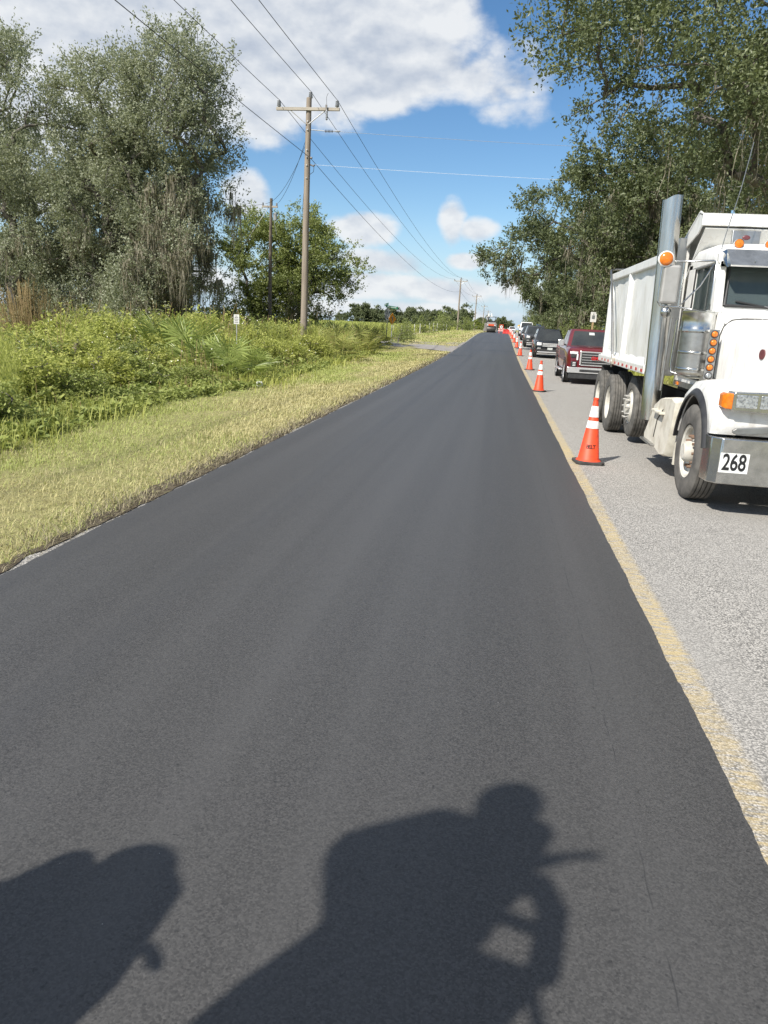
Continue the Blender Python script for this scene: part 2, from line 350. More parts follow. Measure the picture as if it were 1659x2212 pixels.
# ground sheet
def ground_sheet():
    xs = np.unique(np.concatenate([np.linspace(-1800, -60, 24), np.linspace(-60, -3.2, 70), np.array([4.93]), np.linspace(5.2, 60, 50), np.linspace(60, 1800, 24)]))
    ys = np.unique(np.concatenate([np.linspace(-400, -10, 12), np.linspace(-10, 80, 110), np.linspace(80, 300, 60), np.linspace(300, 3600, 30)]))
    X, Y = np.meshgrid(xs, ys); rng = np.random.default_rng(5)
    Z = zp(Y) - 0.045 + rng.normal(0, 0.012, X.shape) * (np.abs(X) < 60)
    Z += np.where(X < -3.5, 0.02 + 0.02 * np.sin(X * 1.7 + Y * .35), 0)
    road = (X > -3.3) & (X < 5.0); Z[road] = zp(Y)[road] - 0.2
    edge = (X > -3.5) & (X <= -3.15); Z[edge] = zp(Y)[edge] - 0.05
    n, k = X.shape; V = np.stack([X, Y, Z], -1).reshape(-1, 3)
    i = np.arange(n - 1)[:, None] * k + np.arange(k - 1)[None, :]
    F = np.stack([i, i + 1, i + k + 1, i + k], -1).reshape(-1, 4)
    m, N, L, b = newmat('grassy_soil')
    tc = N.new('ShaderNodeTexCoord'); co = tc.outputs['Object']
    c = ramp(N, L, noise_node(N, L, co, 0.35, 5, 0.6), 0.35, 0.66, (0.36, 0.325, 0.15), (0.29, 0.30, 0.11))
    c = mixcol(N, L, ramp(N, L, noise_node(N, L, co, 9, 5, 0.7), 0.45, 0.75), c, (0.17, 0.14, 0.08))
    c = mixcol(N, L, ramp(N, L, noise_node(N, L, co, 60, 3, 0.7), 0.5, 0.7), c, (0.27, 0.235, 0.12))
    L.new(c, b.inputs['Base Color']); b.inputs['Roughness'].default_value = 0.95; b.inputs['Specular IOR Level'].default_value = 0.1
    bump(N, L, b, noise_node(N, L, co, 40, 4, 0.7), 0.8, 0.03)
    return tag(np_obj('ground', V, F, m), kind='structure')
ground_sheet()
FIELD = M('hay_field', (0.10, 0.135, 0.035), (0.15, 0.165, 0.055), 0.08, 0.95, bmp=0.5, bscale=2, dist=0.2, spec=0.1)
def sheet(name, pts, mat, z, ny=24):
    """a quad patch between two polylines given as (x0, x1, y) rows"""
    rows = np.array(pts, float); V = []; F = []
    ysd = np.linspace(rows[0, 2], rows[-1, 2], ny)
    a = np.interp(ysd, rows[:, 2], rows[:, 0]); c = np.interp(ysd, rows[:, 2], rows[:, 1])
    for t in np.linspace(0, 1, 8): V.append(np.stack([a + (c - a) * t, ysd, zp(ysd) + z], 1))
    V = np.stack(V, 1).reshape(-1, 3); i = np.arange(ny - 1)[:, None] * 8 + np.arange(7)[None, :]
    F = np.stack([i, i + 1, i + 9, i + 8], -1).reshape(-1, 4)
    return tag(np_obj(name, V, F, mat), kind='structure')
sheet('field', [(-420, -13.5, 64), (-500, -12.5, 480)], FIELD, 0.12, 40)
GRAVEL = M('grey_gravel', (0.33, 0.31, 0.29), (0.22, 0.205, 0.19), 3, 0.95, bmp=0.6, bscale=50, dist=0.02, spec=0.2)
sheet('side_road', [(-3.35, -3.2, 50.0), (-4.6, -3.2, 52), (-9, -3.2, 55), (-30, -3.2, 57.5), (-30, -3.2, 61), (-8, -3.2, 64), (-4.2, -3.2, 68), (-3.35, -3.2, 70)], GRAVEL, -0.008, 40)
# ================================================================== dump truck
GREYM = M('grey_metal', (0.42, 0.41, 0.39), (0.34, 0.33, 0.31), 6, 0.45, 0.4)
CHROME = M('dull_chrome', (0.62, 0.62, 0.60), (0.42, 0.42, 0.40), 7, 0.22, 1.0, bmp=0.05, bscale=14, rvar=0.10)
BRUSHED = M('weathered_steel', (0.46, 0.46, 0.45), (0.30, 0.29, 0.27), 9, 0.42, 1.0, bmp=0.08, bscale=25, rvar=0.12)
STACKM = M('polished_stack', (0.66, 0.65, 0.62), (0.50, 0.48, 0.45), 5, 0.24, 1.0, vs=(4, 4, 0.5))
def grimy(name, c1, c2, dirt, amount):
    m, N, L, b = newmat(name); tc = N.new('ShaderNodeTexCoord'); co = tc.outputs['Object']
    c = ramp(N, L, noise_node(N, L, co, 2.2, 5, 0.6), 0.35, 0.7, c1, c2)
    st = ramp(N, L, noise_node(N, L, co, 5, 6, 0.65, (2.2, 2.2, 0.35)), 0.52, 0.80, (0, 0, 0), (amount, amount, amount)); c = mixcol(N, L, st, c, dirt)
    sp = ramp(N, L, noise_node(N, L, co, 30, 4, 0.7), 0.66, 0.72, (0, 0, 0), (amount, amount, amount)); c = mixcol(N, L, sp, c, dirt)
    s2 = N.new('ShaderNodeSeparateXYZ'); L.new(co, s2.inputs[0]); lowd = N.new('ShaderNodeMapRange'); L.new(s2.outputs[2], lowd.inputs[0]); lowd.inputs[1].default_value = 1.5; lowd.inputs[2].default_value = 0.7; lowd.inputs[4].default_value = amount*.8
    ld = N.new('ShaderNodeMath'); ld.operation = 'MULTIPLY'; L.new(lowd.outputs[0], ld.inputs[0]); L.new(ramp(N, L, noise_node(N, L, co, 8, 5, .65), .35, .7), ld.inputs[1]); c = mixcol(N, L, ld.outputs[0], c, dirt)
    L.new(c, b.inputs['Base Color']); b.inputs['Roughness'].default_value = 0.42; b.inputs['Coat Weight'].default_value = 0.15
    bump(N, L, b, noise_node(N, L, co, 3, 4, 0.5), 0.12, 0.02); return m
TRUCKW = grimy('truck_white_paint', (0.78, 0.78, 0.76), (0.70, 0.69, 0.66), (0.34, 0.30, 0.25), 0.75)
BEDW = grimy('bed_white_paint', (0.76, 0.76, 0.74), (0.68, 0.67, 0.63), (0.38, 0.34, 0.27), 0.75)
DIRTYW = M('dirty_cream_paint', (0.66, 0.63, 0.54), (0.42, 0.38, 0.30), 5, 0.65, bmp=0.2, bscale=6, p=(0.42, 0.75))
WHEELW = M('dusty_white_wheel', (0.62, 0.60, 0.54), (0.42, 0.39, 0.33), 7, 0.6)
RUBBER = M('dusty_tyre_rubber', (0.085, 0.081, 0.075), (0.17, 0.16, 0.145), 6, 0.85, bmp=0.2, bscale=60, spec=0.2)
TREAD = M('tyre_tread', (0.09, 0.087, 0.08), (0.17, 0.16, 0.145), 9, 0.9, bmp=0.3, bscale=40, spec=0.15)
BLACKP = M('black_plastic', (0.022, 0.022, 0.024), (0.04, 0.04, 0.04), 8, 0.5)
DARK = M('dark_undercarriage', (0.025, 0.024, 0.022), (0.05, 0.045, 0.04), 6, 0.8)
AMBER = M('amber_lens', (0.75, 0.21, 0.015), (0.55, 0.13, 0.01), 25, 0.2, coat=0.5)
REDL = M('red_reflector', (0.50, 0.02, 0.025), rough=0.3)
WHITER = M('white_reflector', (0.74, 0.72, 0.68), rough=0.35)
MAROON = M('maroon_marker', (0.10, 0.025, 0.035), (0.16, 0.05, 0.05), 20, 0.4)
LEDM = M('led_lens', (0.62, 0.64, 0.64), (0.16, 0.17, 0.18), 45, 0.15, 0.6, bmp=0.4, bscale=60)
RUST = M('rusty_hub', (0.22, 0.12, 0.07), (0.13, 0.10, 0.08), 14, 0.8, bmp=0.3)
WIRE = M('dark_wire', (0.03, 0.03, 0.032), rough=0.6)
PLATEW = M('white_plate', (0.80, 0.80, 0.78), (0.70, 0.70, 0.66), 12, 0.45)
INKB = M('black_ink', (0.012, 0.012, 0.012), rough=0.5)
SEATM = M('cab_trim', (0.05, 0.05, 0.055), (0.08, 0.075, 0.07), 8, 0.8)
def glassmat(name, tint, mixf=0.5, rough=0.03):
    m, N, L, b = newmat(name)
    b.inputs['Base Color'].default_value = (*tint, 1); b.inputs['Roughness'].default_value = rough; b.inputs['Specular IOR Level'].default_value = 0.6
    t = N.new('ShaderNodeBsdfTransparent'); t.inputs[0].default_value = (0.72, 0.80, 0.78, 1)
    ms = N.new('ShaderNodeMixShader'); ms.inputs[0].default_value = mixf; L.new(b.outputs[0], ms.inputs[1]); L.new(t.outputs[0], ms.inputs[2])
    L.new(ms.outputs[0], N['Material Output'].inputs[0]); return m
CABGLASS = glassmat('windshield_glass', (0.10, 0.125, 0.125), 0.45)
CARGLASS = M('tinted_car_glass', (0.014, 0.017, 0.019), (0.03, 0.035, 0.036), 1.5, 0.04, spec=0.7)

def truck_wheel(parent, x_out, y, z, side, kind, R=0.53, w=0.29):
    """side -1: outer face looks towards -x. kind: steer, dish, stud"""
    s = side
    def hx(d): return x_out - s * d                # d metres inboard of the outer face
    t = MB()
    prof = [(R*0.545, hx(0.05)), (R*0.60, hx(0.012)), (R*0.80, hx(0.0)), (R*0.93, hx(0.008)), (R*0.985, hx(0.03))]
    ng = 4; a0, a1 = 0.03, w - 0.03
    for g in range(ng + 1):
        p0 = a0 + (a1 - a0) * g / (ng + 1); p1 = a0 + (a1 - a0) * (g + 1) / (ng + 1)
        prof += [(R, hx(p0 + 0.007)), (R, hx(p1 - 0.007))]
        if g < ng: prof += [(R - 0.017, hx(p1 - 0.004)), (R - 0.017, hx(p1 + 0.004))]
    prof += [(R*0.985, hx(w - 0.03)), (R*0.93, hx(w - 0.008)), (R*0.80, hx(w)), (R*0.60, hx(w - 0.012)), (R*0.545, hx(w - 0.05))]
    t.lathe(prof, (0, y, z), 'x', 40)
    wh = thing_part('wheel', parent)
    t.build('tyre', TREAD if kind != 'steer' else RUBBER, wh, smooth=35)
    r = MB(); q = R * 0.55
    if kind == 'dish':
        r.lathe([(q*1.03, hx(0.02)), (q*1.0, hx(0.035)), (q*0.94, hx(0.05)), (q*0.90, hx(0.17)), (q*0.62, hx(0.19)), (q*0.45, hx(0.18)), (q*0.44, hx(0.10)), (q*0.2, hx(0.09)), (0.004, hx(0.088))], (0, y, z), 'x', 28)
    elif kind == 'stud':
        r.lathe([(q*1.03, hx(0.02)), (q*1.0, hx(0.035)), (q*0.95, hx(0.05)), (q*0.90, hx(0.02)), (q*0.80, hx(-0.01)), (q*0.50, hx(-0.015)), (q*0.46, hx(-0.06)), (q*0.2, hx(-0.07)), (0.004, hx(-0.07))], (0, y, z), 'x', 28)
    else:
        r.lathe([(q*1.03, hx(0.02)), (q*1.0, hx(0.03)), (q*0.95, hx(0.035)), (q*0.90, hx(0.085)), (q*0.72, hx(0.10)), (q*0.55, hx(0.085)), (q*0.42, hx(0.08))], (0, y, z), 'x', 28)
        r.lathe([(q*0.42, hx(0.08)), (q*0.40, hx(0.0)), (q*0.30, hx(-0.03)), (0.004, hx(-0.032))], (0, y, z), 'x', 20)
    r.build('rim', WHEELW, wh, smooth=40)
    nst = 10; rr = q * (0.66 if kind == 'stud' else 0.60)
    dep = {'stud': (-0.085, -0.01), 'dish': (0.13, 0.19), 'steer': (0.03, 0.09)}[kind]
    for i in range(nst):
        a = 2 * math.pi * i / nst
        b = MB(); b.cyl((hx(dep[1]), y + rr*math.cos(a), z + rr*math.sin(a)), (hx(dep[0]), y + rr*math.cos(a), z + rr*math.sin(a)), 0.021, 0.017, 6)
        b.build('wheel_nut', BRUSHED if kind != 'steer' else RUST, wh)
    return wh
def thing_part(name, parent):
    o = bpy.data.objects.new(name, None); COL.objects.link(o); o.parent = parent; o.empty_display_size = 0.1; return o

def dump_truck():
    T = thing('dump_truck', 'white dump truck with chrome stack and number 268 on its bumper', 'truck', (3.43, 7.80, -0.018))
    # ---- bumper
    bp = [(-1.23, 0.30), (-1.21, 0.10), (-1.12, 0.015), (-0.9, 0.0), (0.9, 0.0), (1.12, 0.015), (1.21, 0.10), (1.23, 0.30), (1.20, 0.30), (1.15, 0.10), (-1.15, 0.10), (-1.20, 0.30)]
    bo = MB().prism(bp, 'z', 0.355, 0.825).build('bumper', CHROME, T, smooth=30, bevel=0.012)
    pl = MB().box(-1.13, -0.85, -0.012, -0.004, 0.48, 0.68).build('number_plate', PLATEW, T); pl['label'] = 'white plate with black number 268'
    text_mesh('lettering', '268', 0.235, INKB, pl, (-0.99, -0.0145, 0.58), (math.pi/2, 0, 0), bold=0.004, sx=0.66)
    MB().box(-0.30, 0.30, -0.02, -0.002, 0.46, 0.62).build('tow_plate', BLACKP, T, bevel=0.006)
    # ---- front fenders, flares, lamps
    yw, zw = 0.90, 0.54
    for s in (-1, 1):
        out = [(0.16, 0.845), (0.10, 1.00), (0.12, 1.12), (0.26, 1.24), (0.50, 1.325), (0.85, 1.36), (1.20, 1.33), (1.46, 1.22), (1.60, 1.02), (1.66, 0.80), (1.66, 0.70)]
        arch = [(yw + 0.645*math.cos(a), zw + 0.645*math.sin(a)) for a in np.linspace(rad(14), rad(152), 16)]
        poly = out + arch + [(0.20, 0.845)]
        rings = []
        for (x, ins, dz) in ((1.215, 0.05, -0.05), (1.17, 0.012, -0.012), (1.08, 0, 0), (0.80, -0.004, 0.02), (0.52, -0.006, 0.06)):
            ring = []
            for i, (yy, zz) in enumerate(poly):
                if i < len(out):
                    k = ins; ny, nz = (yy - yw), (zz - 0.8); l = math.hypot(ny, nz) or 1
                    ring.append((s*x, yy - k*ny/l, zz - k*nz/l + (dz if zz > 1.0 else 0)))
                else: ring.append((s*x, yy, zz))
            rings.append(ring)
        MB().loft(rings).build('fender', TRUCKW, T, smooth=38)
        fl = []
        for a in np.linspace(rad(8), rad(168), 22):
            c, q = math.cos(a), math.sin(a); wv = 0.17 + 0.05*max(0, -math.cos(a))
            fl.append([(s*x, yw + r*c, zw + r*q) for (x, r) in ((1.255, 0.63), (1.26, 0.655), (1.245, 0.675), (1.20, 0.70 + 0.03*q), (1.255 - wv, 0.735 + 0.06*q), (1.24 - wv, 0.70 + 0.03*q), (1.19, 0.665))])
        MB().loft(fl).build('fender_flare', BLACKP, T, smooth=50)
        MB().prism([(yw + 0.648*math.cos(a), zw + 0.648*math.sin(a)) for a in np.linspace(rad(20), rad(150), 14)] + [(yw + 0.62*math.cos(a), zw + 0.62*math.sin(a)) for a in np.linspace(rad(150), rad(20), 14)], 'x', s*0.5, s*1.2).build('wheel_well', DARK, T)
        # headlamp pod
        hp = MB().prism([(s*0.60, 1.085), (s*1.085, 1.10), (s*1.10, 1.12), (s*1.10, 1.265), (s*1.085, 1.29), (s*0.60, 1.305)], 'y', 0.0, 0.22).build('headlamp_housing', CHROME, T, bevel=0.012)
        for (xa, xb) in ((0.86, 1.065), (0.625, 0.835)):
            MB().box(*sorted((s*xa, s*xb)), -0.012, 0.004, 1.135, 1.265).build('headlamp', LEDM, T, bevel=0.008)
        MB().loft([[(s*1.09, 0.0, 1.115), (s*1.09, 0.0, 1.275), (s*1.09, 0.17, 1.275), (s*1.09, 0.17, 1.115)], [(s*1.15, 0.005, 1.12), (s*1.15, 0.005, 1.275), (s*1.15, 0.17, 1.275), (s*1.15, 0.17, 1.12)], [(s*1.185, 0.05, 1.135), (s*1.185, 0.05, 1.262), (s*1.185, 0.16, 1.262), (s*1.185, 0.16, 1.135)]]).build('turn_signal', AMBER, T, bevel=0.01)
        MB().prism([(s*0.58, 0.90), (s*1.00, 0.862), (s*1.03, 0.88), (s*1.03, 0.905), (s*1.0, 0.925), (s*0.58, 0.97)], 'y', 0.055, 0.10).build('bumper_bracket', BRUSHED, T, bevel=0.006)
        truck_wheel(T, s*1.25, yw, zw, s, 'steer')
    # ---- hood
    rings = []
    for (y, hw, zt, zb) in ((0.10, 0.47, 1.80, 0.90), (0.16, 0.51, 1.87, 0.88), (0.6, 0.595, 1.925, 1.02), (1.2, 0.71, 1.985, 1.10), (1.84, 0.825, 2.03, 1.12)):
        rr = 0.17; half = [(hw, zb), (hw, zb + 0.3), (hw + 0.006, (zb + zt)/2), (hw, zt - rr)] + [(hw - rr + rr*math.cos(a), zt - rr + rr*math.sin(a)) for a in (rad(22), rad(45), rad(68), rad(90))] + [(hw*0.4, zt + 0.02)]
        rings.append([(-x, y, z) for (x, z) in half] + [(x, y, z) for (x, z) in reversed(half)])
    MB().loft(rings).build('hood', TRUCKW, T, smooth=40)
    ho = MB().cyl((-0.62, 0.80, 1.655), (-0.648, 0.795, 1.655), 0.055, n=24).build('hood_marker', MAROON, T)
    MB().cyl((0.62, 0.80, 1.655), (0.648, 0.795, 1.655), 0.055, n=24).build('hood_marker', MAROON, T)
    MB().tube([(-0.575, 0.45, 1.60), (-0.572, 0.42, 1.70), (-0.562, 0.38, 1.80)], 0.006, 5).build('hood_scratch_trim', DARK, T)
    g = MB().box(-0.46, 0.46, 0.03, 0.12, 0.87, 1.80); g.build('grille_shell', CHROME, T, bevel=0.03)
    for i in range(14):
        MB().box(-0.42 + i*0.062, -0.39 + i*0.062, 0.015, 0.04, 0.93, 1.74).build('grille_bar', BRUSHED, T)
    # ---- cowl and cab
    MB().box(-0.90, 0.90, 1.80, 2.02, 1.12, 2.10).build('cowl', TRUCKW, T, bevel=0.04)
    cb = MB()
    for s in (-1, 1):
        cb.box(*sorted((s*0.93, s*0.86)), 1.92, 3.42, 1.13, 2.12)
        cb.prism([(1.90, 2.10), (2.06, 2.12), (2.16, 2.74), (2.02, 2.74)], 'x', s*0.82, s*0.925)       # a pillar
        cb.box(*sorted((s*0.93, s*0.86)), 3.08, 3.42, 2.12, 2.76)
        cb.box(*sorted((s*0.93, s*0.87)), 1.98, 3.42, 2.68, 2.80)
    cb.box(-0.92, 0.92, 3.38, 3.43, 1.13, 2.78); cb.box(-0.9, 0.9, 1.9, 3.4, 1.13, 1.18)
    cb.box(-0.86, 0.86, 1.935, 2.0, 2.08, 2.185)
    cb.build('cab_body', TRUCKW, T, bevel=0.015)
    rings = []
    for (y, zt, ins) in ((1.96, 2.74, 0.03), (1.98, 2.80, 0.01), (2.10, 2.88, 0.0), (2.45, 2.945, 0), (3.1, 2.955, 0), (3.38, 2.90, 0.01), (3.45, 2.76, 0.02)):
        hw = 0.935 - ins; half = [(hw, 2.70), (hw, zt - 0.10), (hw - 0.03, zt - 0.045), (hw - 0.11, zt - 0.008), (hw*0.6, zt + 0.012), (0, zt + 0.02)]
        rings.append([(-x, y, z) for (x, z) in half] + [(x, y, z) for (x, z) in reversed(half[:-1])])
    MB().loft(rings).build('cab_roof', TRUCKW, T, smooth=50)
    for s in (-1, 1):
        d = MB().box(*sorted((s*0.932, s*0.945)), 2.06, 3.16, 1.30, 2.10).build('door', TRUCKW, T, bevel=0.006)
        MB().tube([(s*0.952, 2.98, 1.64), (s*0.985, 2.98, 1.66), (s*0.985, 2.84, 1.66), (s*0.952, 2.84, 1.64)], 0.012, 6).build('handle', CHROME, d)
        MB().prism([(2.10, 2.13), (3.07, 2.13), (3.07, 2.68), (2.20, 2.68)], 'x', s*0.886, s*0.894).build('side_window', CABGLASS, T)
        MB().box(*sorted((s*0.885, s*0.915)), 2.34, 2.36, 2.13, 2.68).build('vent_window_bar', CHROME, T)
        fr = [(2.08, 2.12), (3.08, 2.12), (3.08, 2.69), (2.185, 2.69), (2.08, 2.12)]
        MB().tube([(s*0.915, a, b) for a, b in fr], 0.013, 5).build('window_seal', BLACKP, T)
        MB().box(*sorted((s*0.93, s*0.95)), 1.95, 3.3, 1.14, 1.21).build('rocker_trim', BRUSHED, T)
        MB().obox((s*0.957, 3.05, 1.175), (0.02, 0.10, 0.045)).build('side_marker', AMBER, T, bevel=0.006)
    ws = [(-0.80, 1.93, 2.19), (0.80, 1.93, 2.19), (0.77, 2.04, 2.70), (-0.77, 2.04, 2.70)]
    MB().add(ws + [(x, y + 0.008, z) for x, y, z in ws], [(0,1,2,3),(7,6,5,4),(0,4,5,1),(1,5,6,2),(2,6,7,3),(3,7,4,0)]).build('windshield', CABGLASS, T)
    MB().tube([ws[0], ws[1], ws[2], ws[3], ws[0]], 0.02, 6).build('windshield_seal', BLACKP, T)
    MB().box(-0.012, 0.012, 1.93, 1.97, 2.16, 2.40).build('windshield_post', BLACKP, T)
    for s in (-1, 1):
        w = MB().tube([(s*0.12, 1.91, 2.17), (s*0.30, 1.915, 2.185), (s*0.68, 1.925, 2.245)], 0.011, 5).build('wiper', BLACKP, T)
        MB().tube([(s*0.05, 1.91, 2.12), (s*0.22, 1.905, 2.17), (s*0.35, 1.91, 2.20)], 0.008, 5).build('wiper_arm', BRUSHED, w)
    # sun visor
    vis = [[(x, 1.70, 2.64), (x, 1.96, 2.84), (x, 1.97, 2.82), (x, 1.72, 2.62)] for x in (-0.86, 0.86)]
    MB().loft(vis).build('sun_visor', CHROME, T, bevel=0.004)
    for s in (-1, 1):
        MB().add([(s*0.86, 1.70, 2.63), (s*0.86, 1.97, 2.84), (s*0.905, 2.06, 2.80), (s*0.905, 2.06, 2.72), (s*0.87, 1.80, 2.62)], [(0,1,2,3,4)]).build('visor_end', CHROME, T)
        for j in (0.25, 0.58):
            MB().ball((s*j, 1.76, 2.695), 0.012, 8, 5).build('visor_rivet', CHROME, T)
    for x in (-0.70, -0.35, 0, 0.35, 0.70):
        q = MB().lathe([(0.012, 0.16), (0.05, 0.06), (0.06, -0.01), (0.058, -0.02)], (x, 2.10, 2.915), 'y', 14).build('roof_light', TRUCKW, T, smooth=50)
        MB().lathe([(0.052, -0.019), (0.045, -0.035), (0.004, -0.042)], (x, 2.10, 2.915), 'y', 14).build('lens', AMBER, q, smooth=50)
    # interior
    MB().box(-0.85, 0.85, 2.0, 2.28, 1.9, 2.12).build('dashboard', SEATM, T, bevel=0.03)
    for s in (-1, 1):
        st = MB().box(*sorted((s*0.2, s*0.72)), 2.75, 3.25, 1.45, 1.62); st.box(*sorted((s*0.22, s*0.70)), 3.12, 3.26, 1.6, 2.38); st.build('seat', SEATM, T, bevel=0.04)
    MB().lathe([(0.22 + 0.016*math.cos(a), 0.016*math.sin(a)) for a in np.linspace(0, 2*math.pi, 7)[:-1]], (0.45, 2.42, 2.05), 'y', 20, closed=True).build('steering_wheel', BLACKP, T)
    # ---- air cleaner and lamp strip, both sides of the cowl
    for s in (-1, 1):
        cx, cy = s*1.07, 1.92
        ac = MB().lathe([(0.004, 1.34), (0.15, 1.345), (0.165, 1.37), (0.185, 1.38), (0.185, 1.86)], (cx, cy, 0), 'z', 32).build('air_cleaner', BRUSHED, T, smooth=40)
        MB().lathe([(0.19, 1.855), (0.203, 1.87), (0.203, 1.90), (0.198, 1.91), (0.198, 2.07), (0.205, 2.08), (0.205, 2.105), (0.15, 2.125), (0.004, 2.13)], (cx, cy, 0), 'z', 32).build('cap', CHROME, ac, smooth=40)
        for z in (1.40, 1.60):
            MB().lathe([(0.187, z), (0.191, z + 0.005), (0.191, z + 0.03), (0.187, z + 0.035)], (cx, cy, 0), 'z', 32).build('band', CHROME, ac, smooth=40)
        MB().tube([(s*1.28, 2.10, 2.0), (s*1.285, 2.12, 1.45), (s*1.27, 2.10, 1.36), (s*1.1, 1.97, 1.315), (s*0.96, 1.88, 1.32)], 0.015, 8).build('grab_rail', CHROME, T, smooth=60)
        lp = MB().box(*sorted((s*0.875, s*0.985)), 1.655, 1.675, 1.315, 1.90).build('lamp_strip', BRUSHED, T, bevel=0.004)
        for i in range(6):
            z = 1.845 - i*0.097
            MB().lathe([(0.045, 0.004), (0.045, -0.008), (0.036, -0.010)], (s*0.93, 1.655, z), 'y', 16).build('lamp_ring', BLACKP, lp)
            MB().lathe([(0.036, -0.004), (0.034, -0.016), (0.02, -0.024), (0.003, -0.026)], (s*0.93, 1.655, z), 'y', 16).build('lamp', AMBER if i < 5 else LEDM, lp, smooth=60)
        MB().box(*sorted((s*0.88, s*0.95)), 1.675, 1.80, 1.50, 1.54).build('lamp_bracket', DARK, T)
    # ---- mirrors
    for s in (-1, 1):
        mx0, mx1, my = s*1.50, s*1.29, 2.22
        mr = MB().box(*sorted((mx0, mx1)), my, my + 0.06, 2.19, 2.66).build('mirror', GREYM, T, bevel=0.03)
        MB().box(*sorted((mx0 - s*0.012, mx1 + s*0.012)), my + 0.06, my + 0.064, 2.20, 2.65).build('mirror_glass', CHROME, mr)
        loop = [(mx0 + s*0.018, my + .03, 2.22), (mx0 + s*0.018, my + .03, 2.63), (mx0 - s*0.02, my + .03, 2.70), (mx1, my + .03, 2.705), (s*0.95, my - .10, 2.715), (s*0.93, my - .16, 2.70), (s*0.925, my - .14, 2.2)]
        MB().tube(loop, 0.012, 7).build('mirror_arm', CHROME, T, smooth=60)
        MB().tube([(mx0 + s*0.018, my + .03, 2.22), (mx0 - s*0.02, my + .03, 2.165), (mx1 - s*0.01, my + .03, 2.16), (s*1.0, my - .05, 2.12), (s*0.93, my - .12, 2.06)], 0.012, 7).build('mirror_arm', CHROME, T, smooth=60)
        MB().tube([(mx1 - s*0.03, my + .03, 2.16), (s*1.05, my - .03, 2.42), (s*0.94, my - .12, 2.68)], 0.010, 6).build('mirror_brace', CHROME, T, smooth=60)
        MB().tube([(mx1 - s*0.03, my + .03, 2.17), (mx1 - s*0.03, my + .03, 2.70)], 0.010, 6).build('mirror_brace', CHROME, T)
        q = MB().lathe([(0.004, -0.0), (0.055, 0.012), (0.066, 0.03), (0.06, 0.05)], (s*1.40, my, 2.09), 'y', 18).build('convex_mirror', CHROME, T, smooth=50)
        q = MB().lathe([(0.004, 0.17), (0.06, 0.14), (0.092, 0.05), (0.096, -0.02), (0.082, -0.03)], (s*1.49, my + 0.02, 2.725), 'y', 22).build('bullet_light', TRUCKW, T, smooth=50)
        MB().lathe([(0.084, -0.022), (0.078, -0.04), (0.04, -0.052), (0.003, -0.055)], (s*1.49, my + 0.02, 2.725), 'y', 20).build('lens', AMBER, q, smooth=60)
    # ---- seams, hinges and rivets
    for s in (-1, 1):
        for (a, b2) in (((2.05, 1.28), (2.05, 2.10)), ((3.17, 1.28), (3.17, 2.10)), ((2.05, 1.28), (3.17, 1.28))):
            MB().box(*sorted((s*0.928, s*0.9475)), min(a[0], b2[0]) - .006, max(a[0], b2[0]) + .006, min(a[1], b2[1]) - .006, max(a[1], b2[1]) + .006).build('door_seam', DARK, T)
        for z in (1.42, 1.95): MB().box(*sorted((s*0.945, s*0.965)), 2.02, 2.10, z - .035, z + .035).build('door_hinge', GREYM, T, bevel=.004)
        pts = [(s*.832, 1.80, 1.16), (s*.832, 1.80, 1.84), (s*.80, 1.80, 1.95), (s*.72, 1.80, 2.02), (s*.60, 1.80, 2.04), (0, 1.80, 2.06)]
        MB().tube(pts, .008, 5).build('hood_seam', DARK, T)
        for i in range(7):
            f = i/6; MB().ball((s*(.80 - .5*f), 1.795, 1.975 + .075*math.sin(f*1.4)), .010, 6, 4).build('cowl_rivet', GREYM, T)
        MB().tube([(s*.845, 1.70, 1.33), (s*.875, 1.66, 1.30), (s*.872, 1.62, 1.24)], .018, 6).build('hood_latch', BLACKP, T)
        MB().obox((s*.99, .14, .985), (.30, .012, .012), (0, s*.1, 0)).build('fender_seam', DARK, T)
    # ---- stacks, steps
    for s in (-1, 1):
        x, y = s*1.20, 3.34; tilt = -0.03
        n = 28; rings = []
        for z in (0.62, 1.28, 1.30, 2.2, 3.40, 3.62):
            rr = 0.135 if z < 1.29 else 0.13
            rings.append([(x + tilt*(z - 0.6)*(-s if s > 0 else 1) + rr*math.cos(2*math.pi*j/n), y + rr*math.sin(2*math.pi*j/n), z + (0.035*math.cos(2*math.pi*j/n)*(1 if s < 0 else -1) + 0.012*math.sin(6*math.pi*j/n) if z > 3.6 else 0)) for j in range(n)])
        MB().loft(rings, cap=False).build('exhaust_stack', STACKM, T, smooth=50)
        MB().tube([(s*1.13, 3.20, 1.05), (s*1.12, 3.20, 2.05)], 0.02, 8).build('stack_mount', BRUSHED, T, smooth=60)
        MB().obox((s*1.05, 3.30, 1.32), (0.22, 0.05, 0.04)).build('stack_bracket', BRUSHED, T)
        poly = [(1.72, 1.02), (1.95, 1.06), (2.6, 1.0), (2.95, 0.88), (3.2, 0.62), (3.42, 0.40), (3.40, 0.34), (2.55, 0.30), (2.25, 0.26), (1.98, 0.30), (1.86, 0.50), (1.76, 0.78)]
        rg = [[(s*(1.235 - i2), y, z) for (y, z) in poly] for i2 in (0.0, 0.06, 0.5)]
        rg[0] = [(s*1.235, 2.55 + (y - 2.55)*0.965, 0.65 + (z - 0.65)*0.94) for (y, z) in poly]
        MB().loft(rg).build('step_skirt', DIRTYW, T, smooth=45)
        MB().box(*sorted((s*1.30, s*1.10)), 2.25, 2.78, 0.80, 0.83).build('step_tread', DIRTYW, T, bevel=0.006)
        MB().box(*sorted((s*1.29, s*1.10)), 2.6, 3.4, 0.33, 0.36).build('step_tread', BRUSHED, T, bevel=0.006)
